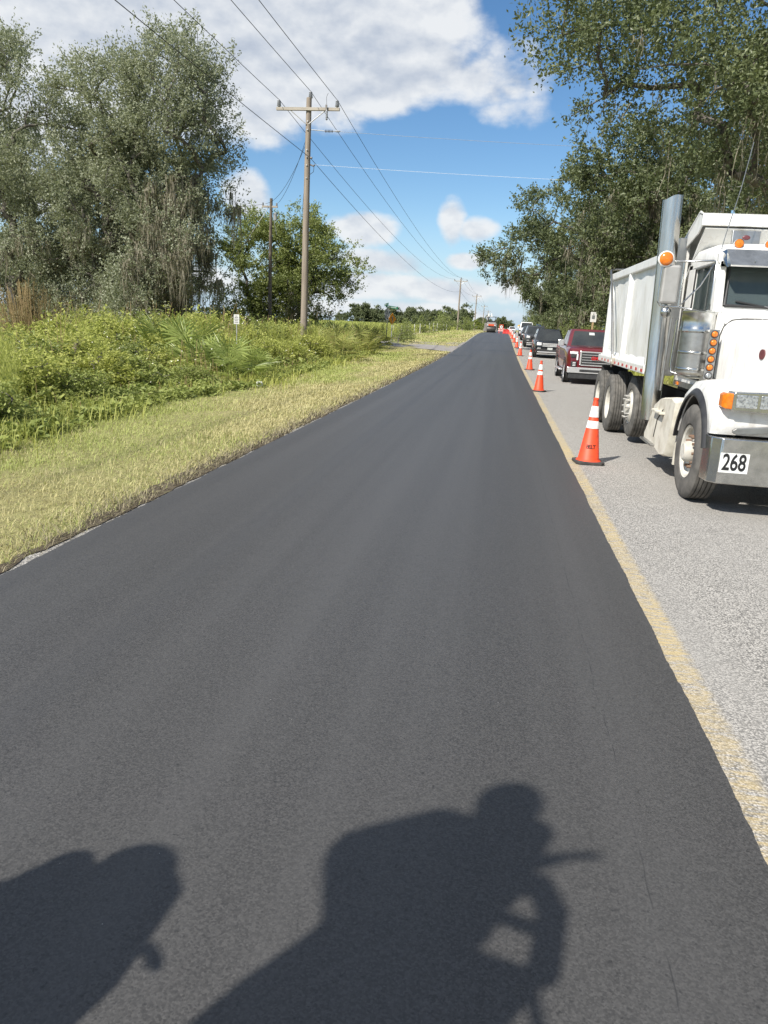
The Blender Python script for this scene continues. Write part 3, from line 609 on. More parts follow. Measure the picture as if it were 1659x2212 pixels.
        MB().box(*sorted((s*1.2, s*0.85)), 1.60, 1.64, 0.26, 0.85).build('mud_flap', DIRTYW, T)
        MB().tube([(s*1.238, 2.35, 0.86), (s*1.24, 2.62, 0.70), (s*1.238, 2.72, 0.45)], 0.008, 5).build('hose', DARK, T)
    # ---- frame
    for s in (-1, 1):
        MB().box(*sorted((s*0.48, s*0.38)), 0.3, 8.8, 0.68, 0.95).build('frame_rail', DARK, T)
        MB().cyl((s*0.80, 4.0, 0.62), (s*0.80, 4.75, 0.62), 0.26, n=20).build('fuel_tank', DARK, T, smooth=40)
    for y in (0.9, 5.4, 6.68, 8.05):
        MB().cyl((-1.05, y, 0.55), (1.05, y, 0.55), 0.085, n=12).build('axle', DARK, T, smooth=40)
    MB().box(-0.55, 0.55, 1.9, 3.5, 0.75, 1.14).build('engine_block', DARK, T)
    for s in (-1, 1):
        truck_wheel(T, s*1.16, 5.38, 0.60, s, 'stud', R=0.51, w=0.30)
        for y in (6.70, 8.22):
            truck_wheel(T, s*1.35, y, 0.535, s, 'dish')
            truck_wheel(T, s*0.97, y, 0.535, s, 'dish')
        MB().box(*sorted((s*1.25, s*0.7)), 8.68, 8.70, 0.3, 1.15).build('mud_flap', BLACKP, T)
    # ---- dump bed
    y0, y1 = 3.82, 9.05
    for s in (-1, 1):
        sd_ = MB(); ns = 26; rng = random.Random(7)
        grid = [[(s*(1.215 + 0.012*math.sin(j*0.9)*math.sin(i*1.3) + rng.uniform(-.006, .006)), y0 + (y1 - 0.2 - y0)*i/ns, 1.36 + 1.5*j/10) for j in range(11)] for i in range(ns + 1)]
        inner = [[(s*1.16, p[1], p[2]) for p in r] for r in grid]
        sd_.loft(grid, cap=False, closed=False); sd_.loft(inner, cap=False, closed=False)
        sd_.build('bed_side', BEDW, T, smooth=60)
        MB().prism([(y0 - 0.05, 2.80), (y1 - 0.30, 2.86), (y1 - 0.30, 2.99), (y0 - 0.05, 2.93)], 'x', s*1.14, s*1.285).build('top_rail', BEDW, T, bevel=0.012)
        MB().prism([(y0 - 0.05, 1.235), (y1, 1.235), (y1, 1.36), (y0 - 0.05, 1.36)], 'x', s*1.12, s*1.30).build('bottom_rail', BEDW, T, bevel=0.012)
        MB().loft([[(s*1.205, y0, 1.36), (s*1.295, y0, 1.36), (s*1.205, y0, 1.47)], [(s*1.205, y1 - .2, 1.36), (s*1.295, y1 - .2, 1.36), (s*1.205, y1 - .2, 1.47)]]).build('rail_gusset', BEDW, T)
        for yr in (y0, 6.28, 8.55):
            MB().prism([(s*1.20, yr - 0.12), (s*1.285, yr - 0.055), (s*1.285, yr + 0.055), (s*1.20, yr + 0.12)], 'z', 1.36, 2.83).build('bed_rib', BEDW, T)
        for i in range(22):
            c = REDL if i % 2 == 0 else WHITER
            MB().box(*sorted((s*1.3005, s*1.304)), y0 + 0.02 + i*0.225, y0 + 0.02 + i*0.225 + (0.15 if i % 2 == 0 else 0.07), 1.262, 1.305).build('reflector_strip', c, T)
        # tarp arm
        MB().tube([(s*1.33, 6.75, 1.33), (s*1.335, 7.3, 2.0), (s*1.33, 8.1, 2.78), (s*1.30, 8.62, 3.06), (s*1.18, 8.78, 3.10), (0, 8.80, 3.12)], 0.022, 8).build('tarp_arm', BRUSHED, T, smooth=60)
        MB().obox((s*1.325, 6.75, 1.34), (0.05, 0.22, 0.13), (0.3, 0, 0)).build('tarp_pivot', DIRTYW, T, bevel=0.01)
        MB().tube([(s*1.33, 6.75, 1.42), (s*1.34, 6.70, 1.30), (s*1.33, 6.77, 1.20)], 0.02, 6).build('latch', BRUSHED, T)
        # front corner post and side of the cab shield
        MB().box(*sorted((s*1.08, s*0.92)), 3.58, 3.80, 1.24, 3.14).build('corner_post', BEDW, T, bevel=0.01)
        MB().prism([(3.60, 3.0), (3.80, 3.0), (3.80, 3.15), (3.05, 3.42), (2.86, 3.36), (2.86, 3.21), (3.02, 3.12)], 'x', s*0.985, s*0.965).build('shield_side', BEDW, T, bevel=0.006)
    MB().box(-1.15, 1.15, 3.80, 3.86, 1.24, 3.10).build('bed_front', BEDW, T, bevel=0.01)
    MB().box(-1.14, 1.14, 3.86, 8.9, 1.24, 1.36).build('bed_floor', BEDW, T)
    MB().prism([(-1.2, 1.28), (1.2, 1.28), (1.2, 2.75), (-1.2, 2.75)], 'y', 8.86, 8.96).build('tailgate', BEDW, T, bevel=0.01)
    MB().prism([(3.80, 3.10), (3.05, 3.395), (2.86, 3.355), (2.85, 3.215), (2.875, 3.21), (2.885, 3.335), (3.05, 3.37), (3.80, 3.075)], 'x', -0.985, 0.985).build('cab_shield', BEDW, T, bevel=0.006)
    MB().prism([(2.90, 3.20), (3.62, 2.60), (3.60, 2.57), (2.87, 3.18)], 'x', -0.93, 0.93).build('shield_underside', BEDW, T)
    h = MB().obox((-0.46, 2.72, 3.06), (0.34, 0.05, 0.17), (-0.1, 0, 0.0)).build('light_box', BRUSHED, T, bevel=0.01)
    MB().ball((-0.46, 2.694, 3.06), (0.05, 0.012, 0.03), 14, 8).build('oval_badge', MAROON, h, smooth=60)
    MB().tube([(-0.90, 2.12, 2.72), (-0.86, 2.13, 3.0), (-0.76, 2.15, 3.55), (-0.70, 2.16, 4.05)], 0.0055, 5).build('whip_antenna', BRUSHED, T)
    return T
TRUCK = dump_truck()
# ================================================================== queue of cars
RED = M('dark_red_car_paint', (0.15, 0.010, 0.016), (0.12, 0.008, 0.012), 2, 0.28, 0.25, coat=0.8)
BLACKC = M('black_car_paint', (0.012, 0.013, 0.015), (0.018, 0.018, 0.02), 2, 0.25, 0.1, coat=0.8)
GREYC = M('charcoal_car_paint', (0.045, 0.048, 0.052), (0.06, 0.062, 0.065), 2, 0.3, 0.3, coat=0.7)
DGREYC = M('slate_car_paint', (0.03, 0.036, 0.045), (0.04, 0.045, 0.055), 2, 0.3, 0.3, coat=0.7)
WHITEC = M('white_car_paint', (0.78, 0.78, 0.77), (0.72, 0.72, 0.71), 2, 0.3, coat=0.7)
LAMP = M('clear_headlamp', (0.80, 0.81, 0.80), (0.6, 0.61, 0.61), 16, 0.2, 0.0, coat=0.6)
CARCHROME = M('car_chrome', (0.74, 0.74, 0.74), (0.64, 0.64, 0.64), 5, 0.22, 0.6)
ALLOY = M('alloy_rim', (0.55, 0.55, 0.55), (0.4, 0.4, 0.4), 9, 0.3, 0.9)
CTYRE = M('car_tyre', (0.03, 0.03, 0.03), (0.05, 0.048, 0.045), 9, 0.85)
SIGNB = M('registration_plate', (0.55, 0.56, 0.55), (0.35, 0.38, 0.36), 20, 0.5)
PALEP = M('pale_glass_patch', (0.5, 0.52, 0.5), rough=0.7)
def pane(parent, name, q, u0, u1, v0, v1, off=0.006, mat=None, skip=None):
    """glass set just proud of a body face; q: four corners (bottom a, bottom b, top b, top a)"""
    q = [Vector(p) for p in q]
    def P(u, v): return (q[0]*(1-u) + q[1]*u)*(1-v) + (q[3]*(1-u) + q[2]*u)*v
    n = (q[1] - q[0]).cross(q[3] - q[0]).normalized(); c = [P(u0, v0), P(u1, v0), P(u1, v1), P(u0, v1)]
    o = [p + n*off for p in c]; i = [p - n*0.01 for p in c]
    return MB().add(o + i, [(0,1,2,3),(7,6,5,4),(0,4,5,1),(1,5,6,2),(2,6,7,3),(3,7,4,0)]).build(name, mat or CARGLASS, parent)
def make_car(name, label, paint, S, loc):
    C = thing(name, label, S['cat'], (loc[0], loc[1], zf(loc[1] + 1.0) - 0.018), S.get('rz', 0), 'vehicles queued in the right lane')
    C.rotation_euler.x = math.atan((zf(loc[1] + 4) - zf(loc[1])) / 4)
    w = S['w']; rings = []
    for (y, k, zb, zt) in S['st']:
        h = w*k; half = [(h*0.86, zb), (h*0.965, zb + 0.08), (h, zb + 0.30), (h, zt - 0.22), (h*0.975, zt - 0.08), (h*0.90, zt - 0.015), (h*0.5, zt + 0.015)]
        rings.append([(-x, y, z) for x, z in half] + [(x, y, z) for x, z in reversed(half)])
    MB().loft(rings).build('body', paint, C, smooth=40)
    b0, b1, r0, r1, wb, wr, zb, zt = S['gh']
    def rect(y0, y1, hw, z, e=0.10): return [(-hw, y0 + e, z), (-hw + e*1.3, y0, z), (hw - e*1.3, y0, z), (hw, y0 + e, z), (hw, y1 - e, z), (hw - e, y1, z), (-hw + e, y1, z), (-hw, y1 - e, z)]
    MB().loft([rect(b0, b1, wb, zb), rect(r0, r1, wr, zt - 0.07), rect(r0 + .03, r1 - .03, wr - 0.05, zt - 0.02), rect(r0 + .3, r1 - .3, wr*0.7, zt)]).build('cabin', paint, C, smooth=45)
    e = 0.0
    zr = zt - 0.07
    fb = [(-wb + .1, b0, zb), (wb - .1, b0, zb), (wr - .1, r0, zr), (-wr + .1, r0, zr)]
    wsd = pane(C, 'windshield', fb, 0.015, 0.985, 0.05, 0.97)
    if S.get('ws_patch'): pane(wsd, 'windshield_patch', fb, 0.42, 0.56, 0.74, 0.90, 0.009, PALEP)  # small pale rectangle near the top of the windshield
    pane(C, 'rear_window', [(wb - .1, b1, zb), (-wb + .1, b1, zb), (-wr + .1, r1, zr), (wr - .1, r1, zr)], 0.05, 0.95, 0.1, 0.9)
    for s in (-1, 1):
        a = [(s*wb, b1 - .1, zb), (s*wb, b0 + .1, zb), (s*wr, r0 + .1, zr), (s*wr, r1 - .1, zr)]
        if s > 0: a = [a[1], a[0], a[3], a[2]]
        for (u0, u1) in S['sw']:
            uu = (u0, u1) if s < 0 else (1 - u1, 1 - u0)
            pane(C, 'side_window', a, uu[0], uu[1], 0.08, 0.93)
        mz = zb + 0.10; my = b0 + 0.42
        mm = MB().obox((s*(w + 0.13), my, mz), (0.22, 0.13, S.get('mh', 0.17))).build('wing_mirror', S.get('mm', paint), C, bevel=0.03)
        MB().obox((s*(w + 0.0), my + 0.02, mz - 0.06), (0.12, 0.06, 0.05)).build('mirror_arm', BLACKP, mm)
        for yw in S['wh']:
            R = S['R']; x = s*(w + 0.012); wl = thing_part('wheel', C)
            def hx(d): return x - s*d
            MB().lathe([(R*.66, hx(.02)), (R*.72, hx(.0)), (R*.92, hx(.0)), (R, hx(.03)), (R, hx(.20)), (R*.9, hx(.23)), (R*.66, hx(.22))], (0, yw, R), 'x', 28).build('tyre', CTYRE, wl, smooth=40)
            MB().lathe([(R*.70, hx(.012)), (R*.66, hx(.015)), (R*.62, hx(.05)), (R*.3, hx(.055)), (R*.2, hx(.03)), (.004, hx(.03))], (0, yw, R), 'x', 24).build('rim', S.get('rim', ALLOY), wl, smooth=40)
            for i in range(5):
                t = 2*math.pi*i/5
                MB().obox((hx(.03), yw + R*.40*math.cos(t), R + R*.40*math.sin(t)), (0.04, R*.5, 0.06), (t, 0, 0)).build('spoke', S.get('rim', ALLOY), wl)
            MB().lathe([(R*1.16, hx(.004)), (R*1.15, hx(-.002)), (R*1.0, hx(.0)), (R*.98, hx(.02))], (0, yw, R + 0.01), 'x', 28).build('wheel_arch', BLACKP, C, smooth=40)
    for it in S['front']:
        nm, x0, x1, z0, z1, y, m, dp = it
        for s in ((-1, 1) if x0 > 0 else (1,)):
            MB().box(*sorted((s*x0, s*x1)), y, y + dp, z0, z1).build(nm, m, C, bevel=min(0.02, (z1 - z0)*0.2))
    return C
# red pickup
HW = 1.0
S_pick = dict(cat='pickup truck', w=1.0, ws_patch=True, R=0.42, wh=(0.98, 4.70), mm=CARCHROME, mh=0.24, rim=CARCHROME,
    st=[(0.03, .88, .40, 1.15), (0.10, .95, .36, 1.23), (0.4, 1.0, .34, 1.29), (1.45, 1.0, .34, 1.335), (1.7, 1.0, .34, 1.34), (3.9, 1.0, .36, 1.36), (5.75, 1.0, .40, 1.38), (5.85, .97, .5, 1.36)],
    gh=(1.40, 3.98, 2.20, 3.72, 0.93, 0.77, 1.30, 1.94), sw=[(0.06, 0.42), (0.46, 0.90)],
    front=[('grille', -.52, .52, .70, 1.14, -.03, BLACKP, .12), ('headlamp', .64, .92, 1.05, 1.14, -.008, LAMP, .25), ('headlamp_leg', .62, .68, .84, 1.06, -.012, LAMP, .2), ('headlamp_core', .70, .88, .93, 1.03, -.004, BLACKP, .2), ('bumper', -.97, .97, .40, .60, -.06, CARCHROME, .2), ('air_dam', -.9, .9, .20, .40, -.02, BLACKP, .2), ('fog_lamp', .66, .86, .62, .80, -.02, BLACKP, .1), ('lower_intake', -.55, .55, .44, .54, -.068, BLACKP, .04), ('grille_frame_side', .51, .57, .68, 1.17, -.045, CARCHROME, .1), ('grille_frame_top', -.54, .54, 1.12, 1.165, -.045, CARCHROME, .1), ('grille_frame_bottom', -.52, .52, .665, .70, -.045, CARCHROME, .1)]
    + [('grille_bar', -.49, .49, .765 + i*.09, .785 + i*.09, -.045, CARCHROME, .03) for i in range(4)])
P1 = make_car('pickup_truck', 'dark red pickup truck with chrome grille behind the dump truck', RED, S_pick, (3.40, 27.4))
text_mesh('emblem', 'GMC', 0.16, M('red_emblem', (0.45, 0.02, 0.02), rough=0.3), P1, (0, -0.075, 0.93), (math.pi/2, 0, 0), bold=0.008)
for s in (-1, 1):
    MB().box(*sorted((s*1.0, s*1.12)), 1.7, 3.9, 0.40, 0.45).build('running_board', CARCHROME, P1, bevel=0.01)
    for i in range(3): MB().box(*sorted((s*(.70), s*(.80))), -0.03, 0.0, .645 + i*.05, .667 + i*.05).build('fog_lamp_bar', LAMP, P1)
MB().box(-0.9, 0.9, 4.05, 5.72, 0.8, 0.85).build('bed_floor', BLACKP, P1)
# black suv
S_suv = dict(cat='suv', w=0.99, R=0.38, wh=(0.95, 3.85), mh=0.18,
    st=[(0.0, .80, .36, .86), (0.10, .90, .30, 1.0), (0.45, .985, .28, 1.06), (1.35, 1.0, .27, 1.12), (2.5, 1.0, .27, 1.10), (4.4, 1.0, .3, 1.10), (4.9, .95, .36, 1.06), (5.0, .88, .45, 1.0)],
    gh=(1.05, 4.92, 1.85, 4.45, 0.92, 0.72, 1.06, 1.78), sw=[(0.08, 0.30), (0.33, 0.58), (0.61, 0.86)],
    front=[('grille', -.50, .50, .70, .96, -.03, BLACKP, .1), ('headlamp', .54, .84, .78, .96, -.01, LAMP, .25), ('fog_lamp', .56, .80, .55, .66, .0, LAMP, .1), ('skid_plate', -.75, .75, .34, .42, -.03, CARCHROME, .1), ('registration_plate', -.16, .16, .52, .66, -.02, SIGNB, .03), ('air_dam', -.82, .82, .42, .54, -.012, BLACKP, .1), ('roof_rail', .64, .69, 1.78, 1.83, 2.0, BLACKP, 2.3)]
    + [('grille_bar', -.48, .48, .735 + i*.075, .77 + i*.075, -.045, LAMP, .02) for i in range(3)])
make_car('suv', 'black suv with chrome grille bars, directly behind the red pickup', BLACKC, S_suv, (3.12, 48.6))
S_suv2 = dict(S_suv); S_suv2['front'] = [f for f in S_suv['front'] if f[0] not in ('grille_bar',)] + [('grille_bar', -.46, .46, .80 + i*.05, .815 + i*.05, -.04, GREYC, .02) for i in range(3)]
make_car('suv', 'charcoal suv between the black suv and the dark sedan', GREYC, S_suv2, (3.0, 66.0))
S_sed = dict(cat='car', w=0.91, R=0.33, wh=(0.9, 3.65), mh=0.13,
    st=[(0.0, .78, .32, .66), (0.10, .88, .24, .74), (0.5, .97, .22, .82), (1.3, 1.0, .2, .92), (2.4, 1.0, .2, .95), (3.9, 1.0, .22, .97), (4.6, .93, .3, .95), (4.75, .84, .4, .88)],
    gh=(1.10, 4.25, 1.95, 3.45, 0.84, 0.62, .90, 1.45), sw=[(0.10, 0.46), (0.50, 0.86)],
    front=[('grille', -.40, .40, .48, .66, -.02, BLACKP, .1), ('headlamp', .50, .82, .58, .72, .02, LAMP, .2), ('registration_plate', -.16, .16, .36, .48, -.025, SIGNB, .03), ('air_dam', -.7, .7, .26, .36, -.012, BLACKP, .1)])
make_car('car', 'dark slate sedan in front of the white suv', DGREYC, S_sed, (3.05, 84.0))
S_white = dict(S_suv2); S_white['gh'] = (1.05, 4.95, 1.80, 4.6, 0.93, 0.78, 1.10, 1.90)
S_white['front'] = [f for f in S_suv['front'] if f[0] not in ('grille_bar', 'skid_plate')]
make_car('suv', 'white suv behind the dark sedan in the queue', WHITEC, S_white, (3.35, 104.0))
make_car('car', 'small white car far down the road beside the last cone', WHITEC, S_sed, (2.4, 178.0))

# ================================================================== traffic cones
CONEO = M('fluorescent_orange_plastic', (0.78, 0.070, 0.018), (0.52, 0.05, 0.022), 14, 0.55, bmp=0.12, bscale=12, p=(.45, .8))
CONEW = M('reflective_white_collar', (0.78, 0.76, 0.73), (0.50, 0.47, 0.43), 16, 0.45, p=(.45, .8))
CONEB = M('black_rubber_base', (0.035, 0.034, 0.033), (0.07, 0.066, 0.06), 10, 0.8)
def cone_r(z): return 0.150 + (0.028 - 0.150) * (z - 0.045) / (0.915 - 0.045)
def make_cone():
    C = thing('traffic_cone', 'x', 'traffic cone', (0, 0, 0), 0, 'orange cones along the centre line')
    a = 0.20; MB().prism([(-a, -a + .05), (-a + .05, -a), (a - .05, -a), (a, -a + .05), (a, a - .05), (a - .05, a), (-a + .05, a), (-a, a - .05)], 'z', 0, 0.042).build('base', CONEB, C, bevel=0.008)
    MB().lathe([(0.175, 0.042), (0.165, 0.055), (cone_r(.07), 0.07), (cone_r(.915), 0.915), (cone_r(.915)*0.7, 0.918), (cone_r(.915)*0.65, 0.86)], (0, 0, 0), 'z', 28).build('cone_body', CONEO, C, smooth=50)
    for z0, z1 in ((0.50, 0.60), (0.655, 0.805)):
        MB().lathe([(cone_r(z0) + .001, z0 - .002), (cone_r(z0) + .004, z0), (cone_r(z1) + .004, z1), (cone_r(z1) + .001, z1 + .002)], (0, 0, 0), 'z', 28).build('reflective_collar', CONEW, C, smooth=50)
    MB().lathe([(cone_r(.895) + .006, .893), (cone_r(.895) + .006, .918), (cone_r(.915)*0.75, .921)], (0, 0, 0), 'z', 20).build('top_ring', CONEO, C, smooth=40)
    return C
cone = make_cone()
cones = [(1.37, 10.6, 'nearest orange traffic cone, beside the dump truck'), (1.27, 23.0, 'second traffic cone from the camera, near the red pickup'), (1.43, 35.3, 'third traffic cone from the camera, just past the red pickup'),
         (1.32, 50.2, 'fourth traffic cone from the camera, level with the black suv'), (1.36, 64.0, 'fifth traffic cone from the camera, level with the charcoal suv'), (1.32, 76.2, 'sixth traffic cone in the line from the camera'),
         (1.25, 89.0, 'seventh traffic cone in the line from the camera'), (1.28, 103.0, 'eighth traffic cone in the line from the camera'), (1.25, 118.0, 'ninth and farthest traffic cone in the line')]
random.seed(4)
for i, (x, y, lb) in enumerate(cones):
    c = cone if i == 0 else copy_tree(cone)
    c.location = (x, y, zf(y) - 0.018); c.rotation_euler = (0, 0, random.uniform(-0.5, 0.5) if i else 0.1); c['label'] = lb
    c.rotation_euler.y = rad(1.0) if i == 0 else rad(random.uniform(-2, 2)); c.rotation_euler.x = rad(random.uniform(-1.5, 1.5))
# stencilled letters on the nearest cone
for k, (ch, an) in enumerate(zip('BELT', (-118, -104, -90, -76))):
    z = 0.245; r = cone_r(z) + 0.003; t = rad(an)
    text_mesh('stencil_letter', ch, 0.075, INKB, cone, (r*math.cos(t), r*math.sin(t), z), (rad(82), 0, t + math.pi/2), bold=0.001, extr=0.001)

# ================================================================== roller, paver, barricade
ORANGE = M('orange_machine_paint', (0.62, 0.09, 0.025), (0.5, 0.075, 0.02), 5, 0.5)
MGREY = M('machine_grey', (0.16, 0.15, 0.14), (0.24, 0.22, 0.2), 5, 0.6)
DRUM = M('steel_drum', (0.10, 0.095, 0.085), (0.05, 0.048, 0.045), 4, 0.5, 0.5)
ry = 140.0; rz_ = zf(ry) + 0.022
Rl = thing('road_roller', 'orange and grey road roller at the far end of the new lane', 'road roller', (-1.95, ry, rz_))
for y in (0.55, 3.6):
    MB().lathe([(0.05, -.78), (.55, -.78), (.58, -.74), (.58, .74), (.55, .78), (.05, .78)], (0, y, .58), 'x', 32).build('drum', DRUM, Rl, smooth=40)
    for s in (-1, 1): MB().box(*sorted((s*.80, s*.88)), y - .25, y + .9 if y < 1 else y + .2, .5, 1.1).build('drum_yoke', MGREY, Rl, bevel=.02)
MB().prism([(-.05, 1.22), (.1, 1.08), (1.2, 1.02), (1.2, 1.85), (.25, 1.80), (.0, 1.5)], 'x', -.80, .80).build('engine_cover', MGREY, Rl, bevel=.05)
MB().box(-.55, .55, -.075, .05, 1.16, 1.50).build('rear_panel', ORANGE, Rl, bevel=.02)
for s in (-1, 1): MB().box(*sorted((s*.52, s*.78)), -.085, .06, 1.22, 1.36).build('lamp', LAMP, Rl, bevel=.02)
MB().box(-.82, .82, .05, 1.2, 1.0, 1.16).build('water_tank', MGREY, Rl, bevel=.02)
MB().box(-.75, .75, 1.2, 3.4, .85, 1.35).build('chassis', ORANGE, Rl, bevel=.03)
MB().box(-.3, .3, 1.55, 2.05, 1.35, 1.55).build('seat', BLACKP, Rl, bevel=.04); MB().box(-.3, .3, 1.5, 1.6, 1.5, 2.1).build('seat_back', BLACKP, Rl, bevel=.03)
for s in (-1, 1):
    for y in (1.35, 2.6): MB().box(*sorted((s*.62, s*.70)), y, y + .08, 1.3, 2.78).build('canopy_post', BLACKP, Rl)
MB().box(-.85, .85, 1.1, 2.9, 2.76, 2.85).build('canopy', BLACKP, Rl, bevel=.03)
MB().tube([(0, 2.5, 1.35), (0, 2.35, 1.95)], .04, 8).build('steering_column', BLACKP, Rl)
py_ = 147.5
Pv = thing('asphalt_paver', 'dark asphalt paver with two white exhaust boxes behind the roller', 'paver', (-2.2, py_, zf(py_) + .022))
MB().box(-1.3, 1.3, 0, .5, .15, .7).build('screed', MGREY, Pv, bevel=.03); MB().box(-1.2, 1.2, .6, 3.8, .35, 1.7).build('chassis', MGREY, Pv, bevel=.05)
MB().box(-1.25, 1.25, 3.9, 5.4, .5, 1.3).build('hopper', BLACKP, Pv, bevel=.03)
for s in (-1, 1):
    MB().box(*sorted((s*.95, s*1.15)), .6, 3.6, .05, .6).build('track', BLACKP, Pv, bevel=.06)
    MB().box(*sorted((s*1.05, s*1.12)), .7, .78, 1.7, 2.9).build('canopy_post', BLACKP, Pv)
    MB().prism([(s*.28 - .35, 3.0), (s*.28 - .13, 3.0), (s*.28 - .15, 3.52), (s*.28 - .34, 3.52)], 'y', 1.2, 1.5).build('exhaust_box', PLATEW, Pv, bevel=.02)
    MB().box(*sorted((s*.5, s*.9)), .9, 1.4, 1.7, 2.2).build('operator_console', BLACKP, Pv, bevel=.03)
MB().box(-.9, .35, 1.0, 2.3, 2.92, 3.02).build('canopy', PLATEW, Pv, bevel=.03)
MB().tube([(-.45, 1.6, 1.7), (-.45, 1.6, 3.0)], .06, 8).build('exhaust_pipe', BLACKP, Pv)
by_ = 135.0
Bk = thing('barricade', 'striped orange and white barricade with round white sign beyond the cones', 'barricade', (-.1, by_, zf(by_) + .022))
for s in (-1, 1):
    MB().box(*sorted((s*.30, s*.36)), 0, .06, 0, 1.45).build('upright', CONEO, Bk); MB().box(*sorted((s*.26, s*.42)), -.35, .4, 0, .05).build('foot', CONEO, Bk)
MB().box(-.36, .36, -.004, .05, 1.38, 1.46).build('top_bar', CONEO, Bk)
for j, z in enumerate((.32, .62)):
    MB().box(-.55, .55, -.03, 0, z, z + .2).build('board', CONEW, Bk)
    for i in range(4): MB().prism([(-.5 + i*.27, z + .004), (-.38 + i*.27, z + .004), (-.28 + i*.27, z + .196), (-.40 + i*.27, z + .196)], 'y', -.036, -.03).build('stripe', CONEO, Bk)
MB().lathe([(.003, -.05), (.24, -.05), (.25, -.03), (.24, -.01)], (0, 0, 1.08), 'y', 20).build('round_sign', PLATEW, Bk); MB().box(-.09, .09, -.06, -.05, .98, 1.18).build('symbol', INKB, Bk)
REDB = M('red_plastic_barrier', (0.62, 0.04, 0.035), (0.5, 0.06, 0.05), 3, 0.5)
for (x, lb, ln) in ((0.55, 'red plastic water barrier nearest the striped barricade', 0.62), (1.02, 'red plastic water barrier next to the farthest cone', 0.66)):
    yb = 127.0 + (x > .8)*-1.2; B = thing('water_barrier', lb, 'barrier', (x, yb, zf(yb) + .01), 0.5 - x*.3, 'red plastic barriers at the end of the cones')
    prof = [(-.28, 0), (.28, 0), (.26, .14), (.12, .34), (.09, .72), (-.09, .72), (-.12, .34), (-.26, .14)]
    MB().prism(prof, 'x', -ln/2, ln/2).build('barrier_body', REDB, B, bevel=.03); MB().cyl((0, 0, .71), (0, 0, .77), .05, n=10).build('filler_cap', CONEW, B)

# ================================================================== poles, wires, signs
WOOD = M('weathered_pole_wood', (0.33, 0.28, 0.225), (0.20, 0.165, 0.135), 3, 0.9, vs=(6, 6, 0.35), bmp=0.5, bscale=9, spec=0.15)
ARMW = M('bleached_crossarm', (0.42, 0.38, 0.32), (0.30, 0.265, 0.22), 3, 0.9, vs=(0.6, 5, 5), bmp=0.3)
PORC = M('grey_porcelain', (0.30, 0.31, 0.33), (0.22, 0.23, 0.24), 9, 0.25)
GALV = M('galvanised_steel', (0.55, 0.55, 0.54), (0.42, 0.42, 0.41), 12, 0.45, 0.7)
ALU = M('bright_aluminium_wire', (0.85, 0.85, 0.83), rough=0.3)
SIGNFACE = M('faded_white_sign', (0.66, 0.65, 0.62), (0.5, 0.49, 0.46), 4, 0.55)
def insulator(parent, x, y, z, h=0.30, r=0.10):
    prof = [(0.02, -0.06), (0.03, 0.0)]
    for i in range(5): q = h*(0.08 + i*0.17); prof += [(r*.55, q), (r*(1 - i*.05), q + .012), (r*(.98 - i*.05), q + .03), (r*.5, q + .045)]
    prof += [(r*.42, h), (.004, h + .01)]
    return MB().lathe(prof, (x, y, z), 'z', 14).build('insulator', PORC, parent, smooth=35)
def pole(label, x, y, top, detail, arm_w=1.48, name='utility_pole', far=False, thin=1.0):
    P = thing(name, label, 'utility pole', (x, y, zf(y) - 0.05), 0, 'utility poles along the left verge')
    b = zf(y) - .05; h = top - b; n = 16 if detail else 8; rr = [.175, .165, .15, .135, .12] if not far else [.19, .18, .16, .15, .14]; rr = [q*thin for q in rr]
    MB().tube([(0.012*math.sin(i*2), 0, h*i/4) for i in range(5)], rr, n).build('pole_shaft', WOOD if thin == 1 else M('dark_pole_wood', (.20, .17, .135), (.12, .10, .08), 3, .9, vs=(6, 6, .35), bmp=.4, spec=.15), P, smooth=40)
    if arm_w:
        za = h - .50
        MB().box(-arm_w, arm_w, -.19, -.08, za - .06, za + .07).build('crossarm', ARMW, P, bevel=.01 if detail else 0)
        for s in (-1, 1): MB().tube([(s*.80, -.14, za - .06), (s*.06, -.15, za - .62)], .022, 6).build('arm_brace', GALV, P)
        for xx in (-arm_w + .12, arm_w - .12): insulator(P, xx, -.135, za + .08)
        insulator(P, .08, 0, h - .03)
    return P, h
P0, h0 = pole('near weathered wooden utility pole with crossarm rising from the weeds', -9.58, 36.0, 11.50, True)
# cut-out switch, brackets and dead-end string on the near pole
MB().obox((.88, -.24, h0 - .47), (.07, .09, .26)).build('cutout_bracket', MGREY, P0)
co_ = MB().lathe([(.03, 0), (.055, .05), (.04, .07), (.055, .12), (.04, .14), (.055, .19), (.04, .21), (.055, .26), (.04, .28), (.055, .34), (.03, .42)], (.92, -.28, h0 - .98), 'z', 10).build('fuse_cutout', PORC, P0, smooth=40)
MB().tube([(.90, -.26, h0 - .34), (.88, -.24, h0 - .02), (.94, -.2, h0 + .15)], .009, 5).build('jumper_wire', WIRE, P0)
MB().tube([(.12, 0, h0 - 1.32), (.75, 0, h0 - 1.36)], .018, 6).build('dead_end_link', GALV, P0)
MB().lathe([(.02, .75)] + [q for i in range(6) for q in ((.02, .80 + i*.065), (.075, .815 + i*.065), (.02, .835 + i*.065))] + [(.02, 1.25), (.045, 1.36), (.03, 1.5)], (0, 0, h0 - 1.37), 'x', 10).build('dead_end_insulator', PORC, P0)
MB().tube([(.14, 0, h0 - 2.80), (.30, 0, h0 - 2.86), (.36, -.02, h0 - 2.80)], .035, 7).build('service_bracket', MGREY, P0)
MB().tube([(.32, 0, h0 - 2.86), (.30, 0, h0 - 3.1), (.14, -.1, h0 - 3.25)], .012, 5).build('drip_loop', WIRE, P0)
MB().tube([(.10, 0, h0 - 2.5), (.22, -.03, h0 - 2.52)], .045, 7).build('neutral_bracket', MGREY, P0)
